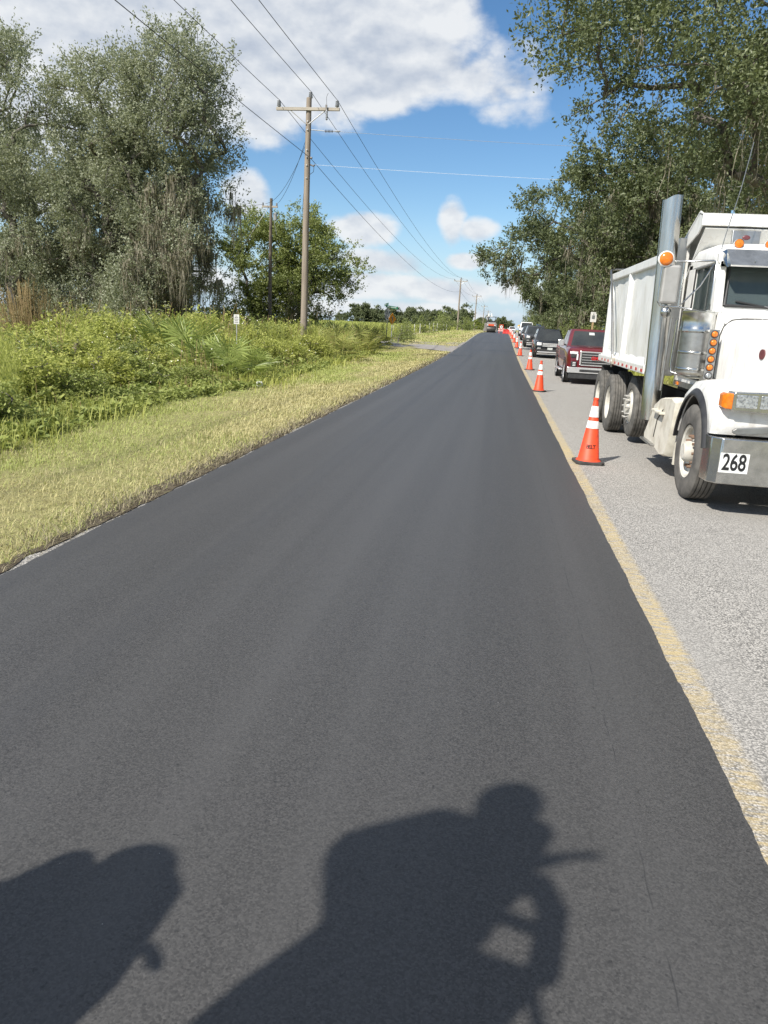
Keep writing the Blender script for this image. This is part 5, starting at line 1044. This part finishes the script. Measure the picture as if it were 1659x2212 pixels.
# ------------------------------------------------------------------ weeds and grass
def vb(y): return np.interp(y, [0, 8.5, 11, 14, 18.5, 22, 27.5, 40, 56, 70, 140, 400], [-6.0, -6.25, -6.5, -6.75, -6.2, -6.5, -6.7, -7.3, -8.6, -9.0, -9.0, -9.0])
WEEDG = leafmat('weed_leaf', (0.40, 0.43, 0.10), (0.50, 0.515, 0.14), (0.58, 0.57, 0.20), 0.6, 0.55, 0.45, 0.3)
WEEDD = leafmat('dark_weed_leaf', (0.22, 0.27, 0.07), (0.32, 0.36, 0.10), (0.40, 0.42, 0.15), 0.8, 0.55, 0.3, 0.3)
FENN = leafmat('dog_fennel_leaf', (0.46, 0.50, 0.13), (0.54, 0.56, 0.17), (0.56, 0.55, 0.22), 0.8, 0.7, 0.5, 0.15)
DRYM = leafmat('dry_stalk', (0.24, 0.18, 0.095), (0.33, 0.25, 0.13), (0.20, 0.13, 0.07), 1.5, 0.8, 0.2, 0.1)
STRAW = leafmat('dry_grass_blade', (0.54, 0.49, 0.24), (0.64, 0.58, 0.31), (0.44, 0.37, 0.19), 0.9, 0.7, 0.25, 0.15)
GREENB = leafmat('green_grass_blade', (0.38, 0.43, 0.13), (0.48, 0.52, 0.18), (0.56, 0.56, 0.24), 0.8, 0.65, 0.3, 0.2)
FLOW = M('small_white_flower', (0.80, 0.78, 0.66), rough=0.7)
def veg_h(x, y):
    d = vb(y) - x                                  # metres into the weeds
    return 0.20 + (.55 + .60*smooth01((y - 21)/9))*smooth01(d/4.0) + (.30*np.sin(x*1.9 + y*.55) + .24*np.sin(x*.8 - y*.9) + .15*np.sin(x*3.1 + y*1.7))*smooth01(d/1.5)
def weeds():
    rng = np.random.default_rng(77); n = 6800
    y = 6.5 + 45*rng.random(n)**1.25; d = 13*rng.random(n)**1.35 - .15; x = vb(y) - d
    ok = ~((y > 50) & (x > -9.2)); x, y = x[ok], y[ok]; n = len(x)
    for (px_, py_2) in ((-7.3, 19.6), (-8.2, 20.4), (-9.3, 21.6), (-10.4, 22.6)):
        q_ = np.hypot(x - px_ - .25, y - py_2 + .6) > .85; x, y = x[q_], y[q_]
    n = len(x)
    h = veg_h(x, y)*rng.uniform(.55, 1.15, n); h = np.maximum(h, .15)
    k = 24; t = rng.uniform(.12, 1.0, (n, k)); az = rng.uniform(0, 2*math.pi, (n, k)); rr = rng.uniform(.03, .26, (n, k))*(1.1 - .55*t)
    leanv = rng.normal(0, .13, (n, 2))
    P = np.stack([x[:, None] + rr*np.cos(az) + leanv[:, :1]*t*h[:, None], y[:, None] + rr*np.sin(az) + leanv[:, 1:]*t*h[:, None], t*h[:, None] - .03], -1).reshape(-1, 3)
    A = np.stack([np.cos(az), np.sin(az), rng.normal(.15, .5, (n, k))], -1).reshape(-1, 3); Nn = rng.normal(size=P.shape)*.6 + [0, 0, 1]
    sc = np.repeat(rng.uniform(.06, .15, n)*(1 + .012*y), k)*rng.uniform(.6, 1.3, n*k); V, F = leaf_quads(P, A, Nn, sc, sc*rng.uniform(.25, .5, n*k))
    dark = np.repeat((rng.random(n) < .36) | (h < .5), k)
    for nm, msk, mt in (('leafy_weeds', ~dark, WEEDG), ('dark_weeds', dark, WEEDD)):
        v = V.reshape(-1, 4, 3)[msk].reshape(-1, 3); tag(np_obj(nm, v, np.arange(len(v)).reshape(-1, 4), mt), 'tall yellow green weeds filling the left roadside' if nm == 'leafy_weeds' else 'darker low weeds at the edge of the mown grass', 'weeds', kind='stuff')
    # thin upright stems, some of them dead
    m = 1500; y = 7 + 44*rng.random(m)**1.2; d = 12*rng.random(m)**1.3 + .1; x = vb(y) - d; h = veg_h(x, y)*rng.uniform(.7, 1.3, m); ln = rng.normal(0, .16, (m, 2))*h[:, None]
    w = .004 + .0004*y; q = np.stack([np.stack([x - w, y, 0*x], -1), np.stack([x + w, y, 0*x], -1), np.stack([x + ln[:, 0] + w*.4, y + ln[:, 1], h], -1), np.stack([x + ln[:, 0] - w*.4, y + ln[:, 1], h], -1)], 1)
    tag(np_obj('weed_stems', q.reshape(-1, 3), np.arange(m*4).reshape(-1, 4), DRYM), 'thin dry stems standing among the weeds', 'weeds', kind='stuff')
    # little white flowers
    m = 1100; y = 10 + 30*rng.random(m); d = .8 + 7*rng.random(m); x = vb(y) - d; z = veg_h(x, y)*rng.uniform(.75, 1.1, m); s = .007 + .0006*y
    cl = np.sin(x*1.1 + 2)*np.sin(y*.6) > -.15; x, y, z, s = x[cl], y[cl], z[cl], s[cl]; m = len(x); P = np.stack([x, y, z], -1)
    V, F = leaf_quads(P, rng.normal(size=(m, 3))*[1, 1, .3], np.tile([0, -.6, .8], (m, 1)) + rng.normal(0, .3, (m, 3)), s*2, s*2)
    tag(np_obj('white_flowers', V, F, FLOW), 'tiny white flowers dotted over the weeds', 'flowers', kind='stuff')
weeds()
def blades(rng, x, y, z, h, w, tilt, mat, name, label):
    n = len(x); a = rng.uniform(0, 2*math.pi, n); d = np.stack([np.cos(a), np.sin(a)], -1); f = np.stack([-d[:, 1], d[:, 0]], -1)
    b = np.stack([x, y, z], -1); st, ct = np.sin(tilt), np.cos(tilt)
    t1 = b + np.concatenate([d*(h*st*.45)[:, None], (h*ct*.62)[:, None]], 1); t2 = b + np.concatenate([d*(h*st*1.05)[:, None], (h*ct*.85)[:, None]], 1)
    wv = np.concatenate([f*w[:, None], np.zeros((n, 1))], 1)
    V = np.stack([b - wv, b + wv, t1 + wv*.8, t1 - wv*.8, t2], 1); i = np.arange(n)[:, None]*5
    F3 = np.concatenate([i + np.array([[0, 1, 2]]), i + np.array([[0, 2, 3]]), i + np.array([[3, 2, 4]])], 0)
    return tag(np_obj(name, V.reshape(-1, 3), F3, mat), label, 'grass', kind='stuff')
def grass():
    rng = np.random.default_rng(5)
    n = 160000; u = rng.random(n); p = .30; y = (2.2**p + u*(50.0**p - 2.2**p))**(1/p)
    x0 = vb(y) - .5; x1 = -3.22 - .14*rng.random(n); x = x0 + (x1 - x0)*rng.random(n)
    far = rng.random(26000); y2 = 60 + 90*far**1.5; x2 = vb(y2) - .3 + rng.random(26000)*(-3.4 - vb(y2) + .3)
    x = np.concatenate([x, x2]); y = np.concatenate([y, y2]); n = len(x)
    patch = np.sin(x*1.9 + .6*np.sin(y*.5)) + np.sin(y*.43 + x*.6) + .6*np.sin(y*1.3 - x*2.1) + rng.normal(0, .9, n) + .35*(x + 5)*-1
    straw = patch < .25
    h = rng.uniform(.04, .12, n)*(1 + .010*y); w = (.0009 + .00024*y)*rng.uniform(.7, 1.4, n); tilt = np.abs(rng.normal(1.05, .35, n))
    for nm, mk, mt, lb in (('dry_grass', straw, STRAW, 'mown straw coloured grass on the left verge'), ('green_grass', ~straw, GREENB, 'mown green grass on the left verge')):
        blades(rng, x[mk], y[mk], zp(y[mk]) - .035, h[mk], w[mk], np.clip(tilt[mk], .1, 1.45), mt, nm, lb)
    # shaggy fringe against the new asphalt
    n = 19000; y = (2.2**.5 + rng.random(n)*(46**.5 - 2.2**.5))**2; x = -3.20 - np.abs(rng.normal(0, .20, n)); cl = np.sin(y*2.3) + np.sin(y*5.1 + 1) + rng.normal(0, .8, n) > -.6; x, y = x[cl], y[cl]; n = len(x)
    blades(rng, x, y, zp(y) - .04, rng.uniform(.06, .20, n), (.0014 + .00025*y)*rng.uniform(.6, 1.3, n), np.clip(np.abs(rng.normal(1.1, .35, n)), .1, 1.5), M('grey_dead_grass', (.13, .11, .07), (.42, .37, .24), 9, .85, spec=.1), 'fringe_grass', 'shaggy dead grass fringe along the asphalt edge')
    # taller grass where the mower stopped
    n = 9000; y = 5 + 44*rng.random(n)**1.3; x = vb(y) - rng.normal(.25, .45, n); cl = np.sin(y*1.7) + np.sin(y*.6 + 2) + rng.normal(0, .5, n) > .1; x, y = x[cl], y[cl]; n = len(x); blades(rng, x, y, zp(y) - .04, rng.uniform(.15, .5, n), (.003 + .0004*y)*rng.uniform(.6, 1.3, n), np.clip(np.abs(rng.normal(.5, .3, n)), .05, 1.3), WEEDG, 'tall_grass', 'taller unmown grass in front of the weeds')
    n = 9000; y = 30 + 80*rng.random(n); x = 5.3 + 4*rng.random(n)**1.5; blades(rng, x, y, zp(y) - .04, rng.uniform(.15, .6, n), (.004 + .0004*y), np.clip(np.abs(rng.normal(.5, .3, n)), .05, 1.3), WEEDG, 'right_shoulder_grass', 'rough grass on the right shoulder behind the cars')
    # grass of the field
    n = 26000; y = 64 + 130*rng.random(n)**1.4; x = -10.3 - 45*rng.random(n)**1.3; blades(rng, x, y, zp(y) + .06, rng.uniform(.3, 1.0, n), (.006 + .0004*y), np.clip(np.abs(rng.normal(.3, .2, n)), .05, 1.0), FENN, 'field_grass', 'tall pale green grass of the field behind the fence')
grass()
# ---- mounds of leafy weeds
gW = 'leafy weed mounds on the left roadside'
WM = [make_tree('weed_mound', 'x', (-9, 15), [(0, 0, .45, .95, .85, .50), (.3*(q - 1), 0, .75, .55, .5, .42)], 85, .085, (mt, BARK), 300 + q, .2, .025, 0, twig=.24, per=(6, 9), pad=5, pr=.35, group=gW, voids=0, cat='weed') for q, mt in enumerate((WEEDG, FENN, WEEDD, BUSHL))]
wsp = [(-7.6, 9.8, .8, 2), (-8.6, 12.4, 1.0, 1), (-9.8, 13.6, 1.0, 0), (-11.3, 15.6, 1.15, 3), (-8.0, 13.0, .7, 2), (-9.2, 15.8, 1.0, 0), (-10.9, 18.0, 1.2, 1), (-12.9, 20.6, 1.3, 0), (-8.4, 16.4, .8, 2), (-10.3, 19.4, 1.1, 3), (-12.4, 22.6, 1.35, 1), (-9.4, 18.6, .95, 0), (-7.7, 17.4, .6, 2), (-11.4, 23.0, 1.25, 0), (-13.2, 25.6, 1.45, 3), (-9.9, 23.6, 1.1, 1),
       (-11.6, 26.6, 1.4, 0), (-8.6, 23.4, .9, 0), (-12.2, 29.5, 1.5, 1), (-8.3, 25.6, .9, 1), (-9.6, 27.6, 1.2, 0), (-10.9, 31.0, 1.45, 3), (-8.0, 28.2, .85, 1), (-9.2, 31.5, 1.2, 0), (-10.2, 34.0, 1.35, 1), (-8.4, 32.6, 1.0, 0), (-9.3, 37.0, 1.2, 1), (-8.6, 38.6, 1.0, 0)]
wsp.sort(key=lambda q: math.atan2(q[0], q[1]))
ORD2 = ['first', 'second', 'third', 'fourth', 'fifth', 'sixth', 'seventh', 'eighth', 'ninth', 'tenth', 'eleventh', 'twelfth', 'thirteenth', 'fourteenth', 'fifteenth', 'sixteenth', 'seventeenth', 'eighteenth', 'nineteenth', 'twentieth', '21st', '22nd', '23rd', '24th', '25th', '26th', '27th', '28th']
seen = set()
for i, (x, y, s, k_) in enumerate(wsp):
    c = WM[k_] if k_ not in seen else copy_tree(WM[k_]); seen.add(k_)
    c.location = (x, y, zf(y) - .05); c.rotation_euler = (0, 0, i*1.37); c.scale = (s*1.1, s*1.1, s*(.72 if y < 20 else .88)); c['label'] = f'{ORD2[i]} leafy weed mound counted from the left edge of the photo'
# ---- saw palmettos: fans of stiff leaflets
def palmetto_mesh(rng, nf, H, name):
    V = []; F = []
    def tri(a, b, c): o = len(V); V.extend([a, b, c]); F.append((o, o + 1, o + 2))
    for f in range(nf):
        az = 2*math.pi*f/nf + rng.uniform(-.4, .4); el = rng.uniform(.25, 1.35); L = H*rng.uniform(.55, 1.0)
        d = np.array([math.cos(az)*math.cos(el), math.sin(az)*math.cos(el), math.sin(el)]); s = np.array([-math.sin(az), math.cos(az), 0]); u = np.cross(d, s)*-1
        tip = d*L*.62; w = .012; tri(tuple(-s*w), tuple(s*w), tuple(tip)); fn = rng.uniform(.42, .62)*H*.8; til = rng.uniform(-.5, .3)
        for j in range(15):
            t = -1.8 + 3.6*j/14 + rng.uniform(-.06, .06); dd = d*math.cos(t) + s*math.sin(t); dd = dd*math.cos(til) + np.cross(d, s)*math.sin(til)*.6; dd = dd/np.linalg.norm(dd)
            ln = fn*(1 - .22*abs(t)/1.95)*rng.uniform(.88, 1.08); pw = np.cross(dd, np.cross(d, s)); pw = pw/(np.linalg.norm(pw) + 1e-6)*.0115*H
            b = tip; m = tip + dd*ln*.55; e = tip + dd*ln + np.array([0, 0, -.10*ln])
            o = len(V); V.extend([tuple(b), tuple(m - pw), tuple(e), tuple(m + pw)]); F.append((o, o + 1, o + 2)); F.append((o, o + 2, o + 3))
    me = bpy.data.meshes.new(name); me.from_pydata([tuple(map(float, v)) for v in V], [], F); return me
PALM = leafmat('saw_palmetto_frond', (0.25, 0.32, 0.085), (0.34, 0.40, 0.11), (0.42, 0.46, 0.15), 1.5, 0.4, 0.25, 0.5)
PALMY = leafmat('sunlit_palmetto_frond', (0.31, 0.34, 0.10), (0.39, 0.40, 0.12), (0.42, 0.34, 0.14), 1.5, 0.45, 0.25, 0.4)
ORD = ['first', 'second', 'third', 'fourth', 'fifth', 'sixth', 'seventh', 'eighth', 'ninth', 'tenth', 'eleventh', 'twelfth', 'thirteenth', 'fourteenth', 'fifteenth', 'sixteenth', 'seventeenth', 'eighteenth', 'nineteenth', 'twentieth']
rngp = np.random.default_rng(3); pm = [palmetto_mesh(rngp, 13, 1.25, 'fronds') for i in range(4)]
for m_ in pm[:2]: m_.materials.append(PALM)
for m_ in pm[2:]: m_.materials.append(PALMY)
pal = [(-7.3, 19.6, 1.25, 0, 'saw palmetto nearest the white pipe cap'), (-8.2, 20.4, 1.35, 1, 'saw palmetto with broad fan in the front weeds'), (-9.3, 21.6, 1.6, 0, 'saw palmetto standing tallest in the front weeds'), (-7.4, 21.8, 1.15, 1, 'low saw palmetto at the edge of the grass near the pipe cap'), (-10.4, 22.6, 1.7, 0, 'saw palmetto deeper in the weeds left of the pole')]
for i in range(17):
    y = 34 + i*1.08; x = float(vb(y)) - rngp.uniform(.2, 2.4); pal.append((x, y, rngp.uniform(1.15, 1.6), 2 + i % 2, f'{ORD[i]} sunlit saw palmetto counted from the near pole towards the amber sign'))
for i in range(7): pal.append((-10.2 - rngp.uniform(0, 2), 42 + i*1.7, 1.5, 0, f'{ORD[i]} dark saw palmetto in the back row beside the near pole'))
for i, (x, y, s, k, lb) in enumerate(pal):
    T = thing('saw_palmetto', lb, 'palmetto', (x, y, zf(y) - .05), i*1.7, 'saw palmettos in the roadside thicket'); T.scale = (s, s, s)
    o = bpy.data.objects.new('fronds', pm[k]); COL.objects.link(o); o.parent = T
# ---- dog fennel plumes
def fennel_mesh(rng, ns, H):
    P = []; A = []; L = []
    for s_ in range(ns):
        b = rng.normal(0, .16, 2); ln = rng.normal(0, .16, 2); h = H*rng.uniform(.65, 1.1); m = 95
        t = rng.uniform(.15, 1, m); az = rng.uniform(0, 2*math.pi, m); r = .12*(1.15 - t)*rng.uniform(.3, 1.3, m) + .01
        P.append(np.stack([b[0] + ln[0]*t*t*h + r*np.cos(az), b[1] + ln[1]*t*t*h + r*np.sin(az), t*h], -1)); A.append(np.stack([np.cos(az)*.6, np.sin(az)*.6, np.full(m, 1.1)], -1)); L.append(rng.uniform(.06, .16, m))
    P = np.concatenate(P); A = np.concatenate(A); L = np.concatenate(L); V, F = leaf_quads(P, A, rng.normal(size=P.shape), L, np.full(len(L), .013)); return V, F
fm = []
for i in range(3):
    V, F = fennel_mesh(np.random.default_rng(90 + i), 11, 1.65); o = np_obj('plumes', V, F, FENN); fm.append(o.data); bpy.data.objects.remove(o)
fen = [(-7.4, 10.2, .78, 'feathery dog fennel clump at the left edge of the photo'), (-8.2, 11.6, .85, 'tall feathery dog fennel just inside the left edge'), (-9.2, 13.0, .85, 'feathery dog fennel in the near left weeds'), (-14.2, 25.0, 1.0, 'bright dog fennel clump under the mossy oaks'), (-13.4, 25.6, 1.0, 'second bright dog fennel under the mossy oaks')]
for i in range(14): fen.append((-11.6 - i*.36 + rngp.uniform(-.2, .1), 27 + rngp.uniform(-2, 5), rngp.uniform(.85, 1.08), f'{ORD[i]} bright dog fennel clump counted leftwards from the notice sign'))
for i in range(20): fen.append((-8.4 - rngp.uniform(0, 3.6), 27 + i*.5, rngp.uniform(.75, 1.0), f'{ORD[i]} nearest dog fennel clump of the bright mass before the pole foot'))
for i in range(12): fen.append((-8.6 - rngp.uniform(.3, 1.6), 58 + i*1.5, .85, f'{ORD[i]} slender weed plume from the amber sign towards the fence'))
for i, (x, y, s, lb) in enumerate(fen):
    T = thing('dog_fennel', lb, 'weed', (x, y, zf(y) - .04), i*2.1, 'dog fennel clumps'); T.scale = (s, s, s)
    o = bpy.data.objects.new('plumes', fm[i % 3]); COL.objects.link(o); o.parent = T
# ---- dry brown bush under the oaks
rb = np.random.default_rng(8); n = 420; a = rb.uniform(0, 2*math.pi, n); r0 = np.abs(rb.normal(0, .55, n)); r1 = r0*1.9 + rb.normal(0, .12, n); h = rb.uniform(1.2, 2.75, n)*(1.05 - .22*r0); w = .012
b0 = np.stack([r0*np.cos(a)*1.5, r0*np.sin(a), 0*a], -1); b1 = np.stack([r1*np.cos(a)*1.3, r1*np.sin(a), h], -1); sd2 = np.stack([-np.sin(a)*w, np.cos(a)*w, 0*a], -1) + [w, 0, 0]
DB = thing('dry_bush', 'tall dry brown bush below the oaks at the left edge', 'bush', (-19.0, 28.2, -.03))
np_obj('stalks', np.stack([b0 - sd2, b0 + sd2, b1 + sd2*.5, b1 - sd2*.5], 1).reshape(-1, 3), np.arange(n*4).reshape(-1, 4), DRYM, DB)
m = 9; t = rb.uniform(.55, 1, (n, m)); P = (b0[:, None] + (b1 - b0)[:, None]*t[..., None]).reshape(-1, 3) + rb.normal(0, .03, (n*m, 3)); V, F = leaf_quads(P, rb.normal(size=P.shape)*.4 + [0, 0, 1], rb.normal(size=P.shape), np.full(len(P), .11), np.full(len(P), .025)); np_obj('seed_heads', V, F, leafmat('dry_seed', (.30, .235, .115), (.36, .29, .14)), DB)
# ================================================================== people behind the camera, whose shadows fall on the new lane
SKIN = M('skin', (0.42, 0.26, 0.19), (0.36, 0.21, 0.15), 8, 0.55)
HIVIS = M('lime_work_shirt', (0.42, 0.55, 0.05), (0.36, 0.47, 0.04), 4, 0.85)
DENIM = M('blue_work_trousers', (0.05, 0.07, 0.12), (0.08, 0.10, 0.15), 5, 0.9)
LEATH = M('brown_work_boot', (0.10, 0.06, 0.035), (0.14, 0.09, 0.05), 6, 0.7)
HAIR = M('short_brown_hair', (0.03, 0.02, 0.014), rough=0.8)
CAPM = M('dark_cap', (0.03, 0.035, 0.05), (0.05, 0.055, 0.07), 8, 0.85)
def blob(mb, a, b, ra, rb, n=12):
    a, b = Vector(a), Vector(b); k = 5
    mb.tube([a.lerp(b, i/k) for i in range(k + 1)], [ra + (rb - ra)*i/k for i in range(k + 1)], n)
    mb.ball(a, ra, n, 8); mb.ball(b, rb, n, 8)
def remesh(o, vox, sm=3):
    r = o.modifiers.new('remesh', 'REMESH'); r.mode = 'VOXEL'; r.voxel_size = vox; r.use_smooth_shade = True
    s = o.modifiers.new('smooth', 'SMOOTH'); s.factor = .5; s.iterations = sm
def hand(mb, w, d, up, side):
    """palm at wrist w reaching along d; up: back of the hand; side: towards the thumb"""
    w, d, up, side = (Vector(v) for v in (w, d, up, side)); d.normalize(); up.normalize(); side.normalize()
    pc = w + d*.045
    for s in (-.028, -.010, .010, .028): blob(mb, w + d*.01 + side*s*.8, pc + d*.045 + side*s, .016, .0145, 8)
    for s, l in ((.030, .068), (.010, .078), (-.010, .072), (-.030, .056)):
        k = pc + d*.048 + side*s; j = k + d*l*.55 - up*.008; t = j + d*l*.42 - up*.024
        blob(mb, k, j, .0105, .0095, 8); blob(mb, j, t, .0095, .008, 8)
    k = w + d*.02 + side*.03; j = k + side*.032 + d*.022 - up*.01; t = j + side*.012 + d*.032 - up*.006
    blob(mb, k, j, .014, .012, 8); blob(mb, j, t, .012, .0095, 8)
def person(label, J, face, cap_dir, off=(0, 0, 0)):
    """J: joints in world space. face: unit vector the head looks along"""
    J = {k: (v[0] + off[0], v[1] + off[1], v[2] + off[2]) if k[:2] not in ('th', 'fo') else v for k, v in J.items()}
    base = ((J['ankL'][0] + J['ankR'][0])/2, (J['ankL'][1] + J['ankR'][1])/2, J['ankL'][2] - .08)
    P = thing('person', label, 'person', base); O = Vector(base)
    L = lambda k: Vector(J[k]) - O
    f = Vector(face).normalized(); u = Vector((0, 0, 1)); sd = f.cross(u).normalized(); h = L('head')
    b = MB()
    b.ball(h + u*.025, (.082, .082, .108), 16, 12)                                   # skull
    for t, r in ((.0, .062), (.5, .056), (1, .045)): b.ball(h + f*(.022 + .02*t) - u*(.035 + .055*t), r, 14, 10)   # face and jaw
    b.ball(h - f*.03 + u*.03, .085, 14, 10)
    blob(b, h + f*.078 - u*.012, h + f*.098 - u*.036, .010, .016, 8)                 # nose
    for s in (-1, 1):
        b.ball(h + sd*s*.080 - u*.015, (.018, .026, .032), 10, 8)                    # ears
        b.ball(h + f*.068 + sd*s*.032 + u*.012, .017, 10, 8)                         # brow / eye
    b.ball(h + f*.078 - u*.066, (.022, .022, .012), 10, 8)                           # mouth
    blob(b, h - u*.08 - f*.01, L('neck') - u*.03, .066, .085)
    blob(b, L('neck') - u*.08, L('pel'), .10, .11)
    for s in ('L', 'R'):
        blob(b, L('sh' + s), L('el' + s), .050, .041); blob(b, L('el' + s), L('wr' + s), .041, .027)
        d = (L('wr' + s) - L('el' + s)).normalized(); sdv = Vector(J['th' + s]); up = d.cross(sdv).normalized()*(1 if s == 'R' else -1)
        hand(b, L('wr' + s), d, up, sdv)
        blob(b, L('hip' + s), L('kn' + s), .08, .055); blob(b, L('kn' + s), L('ank' + s), .055, .04)
    remesh(b.build('body', SKIN, P), .0105, 2)
    t = MB()
    blob(t, L('neck') - u*.06, L('shL'), .075, .072); blob(t, L('neck') - u*.06, L('shR'), .075, .072)
    ch = L('neck').lerp(L('pel'), .42); shv = (L('shR') - L('shL')).normalized()
    for s in (-1, 1):
        blob(t, L('neck').lerp(L('sh' + ('L' if s < 0 else 'R')), .75) - u*.06, ch + shv*s*.09, .10, .115); blob(t, ch + shv*s*.09, L('pel') + shv*s*.08 - u*.04, .115, .115)
    blob(t, L('neck') - u*.07, ch, .115, .15); blob(t, ch, L('pel') - u*.05, .15, .15); t.ball(ch + f*.05 - u*.08, .14, 14, 10)
    for s in ('L', 'R'): blob(t, L('sh' + s), L('el' + s).lerp(L('sh' + s), .15), .072, .062)
    remesh(t.build('shirt', HIVIS, P), .014, 4)
    q = MB()
    blob(q, L('hipL') + u*.05, L('hipR') + u*.05, .12, .12)
    for s in ('L', 'R'): blob(q, L('hip' + s), L('kn' + s), .105, .078); blob(q, L('kn' + s), L('ank' + s) + u*.02, .078, .068)
    remesh(q.build('trousers', DENIM, P), .014, 4)
    for s in ('L', 'R'):
        w = MB(); a = L('ank' + s); fd = Vector(J.get('foot', face)); fd.z = 0; fd.normalize()
        blob(w, a + u*.06, a - u*.02, .062, .06); blob(w, a - u*.03 - fd*.03, a - u*.035 + fd*.15, .046, .044); remesh(w.build('boot', LEATH, P), .012, 3)
    hr = MB(); hr.ball(h + u*.028 - f*.012, (.088, .088, .100), 16, 12); hro = hr.build('hair', HAIR, P, smooth=60)
    c = MB(); cf = Vector(cap_dir).normalized(); cs = cf.cross(u).normalized()
    rings = [[h + u*(.045 + .115*math.sin(a)) + (cf*math.cos(t_)*.132 + cs*math.sin(t_)*.120)*math.cos(a) - f*.008 for t_ in np.linspace(0, 2*math.pi, 20)[:-1]] for a in (0, .35, .7, 1.05, 1.35, 1.52)]
    c.loft(rings); c.build('cap', CAPM, P, smooth=60)
    br = [[h + u*(.060 - .035*k) + cf*(.105 + .095*k*math.cos(a)) + cs*math.sin(a)*.088*(1 - .25*k) for a in np.linspace(-1.35, 1.35, 9)] for k in (0, .5, 1.0)]
    vis = MB().loft(br, cap=False, closed=False); vo = vis.build('cap_visor', CAPM, P, smooth=60); sm = vo.modifiers.new('thick', 'SOLIDIFY'); sm.thickness = .006
    return P
# person read from a cast shadow, standing on an added deck
person('person in cap on an added deck, shadow at the bottom centre', dict(head=(-1.08, .10, 2.28), neck=(-1.03, .12, 2.12), pel=(-.90, .16, 1.56), shL=(-1.20, .13, 2.10), shR=(-.88, .12, 2.12), elL=(-1.45, .02, 2.03), wrL=(-1.30, .22, 1.74), thL=(.6, .3, .7),
       elR=(-.80, .16, 1.86), wrR=(-.75, .08, 2.05), thR=(.75, -.2, .6), hipL=(-1.0, .16, 1.50), hipR=(-.80, .16, 1.50), knL=(-1.02, .20, 1.08), knR=(-.76, .20, 1.08), ankL=(-1.04, .14, .68), ankR=(-.74, .14, .68)), (.25, 1, -.1), (.5, .85, -.05), (-.36, -.04, .5))
# second worker on the ground, turned side-on
person('person in visored cap, side-on, shadow at the bottom left', dict(head=(-1.90, .18, 1.60), neck=(-1.97, .20, 1.43), pel=(-1.93, .25, .93), shL=(-1.96, .40, 1.37), shR=(-1.99, .02, 1.36), elL=(-1.76, .44, 1.17), wrL=(-1.56, .32, 1.22), thL=(0, -.5, .8),
       elR=(-1.86, -.06, 1.12), wrR=(-1.62, .08, 1.10), thR=(.2, .3, .9), hipL=(-1.93, .35, .88), hipR=(-1.93, .14, .88), knL=(-1.87, .36, .47), knR=(-1.95, .12, .47), ankL=(-1.93, .36, .10), ankR=(-2.02, .12, .10), foot=(1, 0, 0)), (1, .05, -.25), (1, .1, -.15), (-.05, .26, 0))
SHDECK = thing('shadow_deck', 'added deck with panels shaped to cast the shadow at the bottom of the photo', 'shadow caster', (-1.26, .01, .522))  # added, unseen deck; its panels are shaped to throw the shadow ahead
YELP = M('yellow_deck_paint', (0.55, 0.33, 0.03), (0.42, 0.25, 0.025), 5, 0.5)
MB().box(-.28, .42, -.60, .38, .48, .56).build('deck_plate', BRUSHED, SHDECK, bevel=.008)
MB().prism([(.0, .56), (.14, .56), (.16, 1.58), (-.05, 1.62), (-.36, 1.64), (-.34, 1.52), (-.09, 1.2), (.0, .8)], 'y', .24, .36).build('shadow_panel', YELP, SHDECK, bevel=.02)  # added panel, outline cut to fill the centre shadow
MB().prism([(.15, .56), (.58, .56), (.58, 1.12), (.15, 1.22)], 'y', .26, .34).build('shadow_side_panel', YELP, SHDECK, bevel=.01)
MB().tube([(.14, .30, 1.55), (.36, .30, 1.54), (.46, .30, 1.42), (.58, .30, 1.14)], .045, 8).build('shadow_bar', YELP, SHDECK, smooth=60)  # added bars that leave lit gaps inside the shadow
MB().tube([(.15, .30, 1.36), (.34, .30, 1.36), (.50, .30, 1.32)], .025, 8).build('shadow_bar', YELP, SHDECK, smooth=60)
MB().tube([(.31, .30, 1.16), (.30, .30, 1.54)], .03, 8).build('shadow_bar', YELP, SHDECK, smooth=60)
MB().prism([(-1.5, .40), (-.22, .40), (-.30, .72), (-.486, 1.09), (-.62, 1.20), (-.80, 1.17), (-1.0, .97), (-1.5, .48)], 'y', .39, .45).build('shadow_wing', YELP, SHDECK, bevel=.01)  # added sheet, outline cut to fill the lower left shadow
MB().box(-.60, -.26, .30, .38, .42, .47).build('shadow_wing_arm', BRUSHED, SHDECK)
MB().obox((-.15, .20, 1.62), (.36, .14, .04), (.4, 0, 0)).build('added_control_panel', BLACKP, SHDECK, bevel=.01)
for s in (-.25, -.15, -.05): MB().tube([(s, .22, 1.63), (s, .20, 1.69)], .010, 6).build('added_lever', BLACKP, SHDECK)
for (x, y) in ((-.22, -.5), (.35, -.5), (-.22, .2), (.35, .2)): MB().box(x - .04, x + .04, y - .04, y + .04, -.5, .48).build('leg', YELP, SHDECK)
for x in (.39,): MB().tube([(x, -.56, .56), (x, -.56, 1.38), (x, -.3, 1.46), (x, .1, 1.40)], .018, 8).build('hand_rail', YELP, SHDECK, smooth=60)
for zz, yy in ((.20, -.80), (-.10, -.95)): MB().box(-.22, .35, yy - .12, yy + .12, zz, zz + .04).build('step', BRUSHED, SHDECK)
for x in (-.21, .31): MB().prism([(-1.05, -.10), (-.98, -.10), (-.58, .50), (-.64, .50)], 'x', x, x + .03).build('step_bracket', YELP, SHDECK)
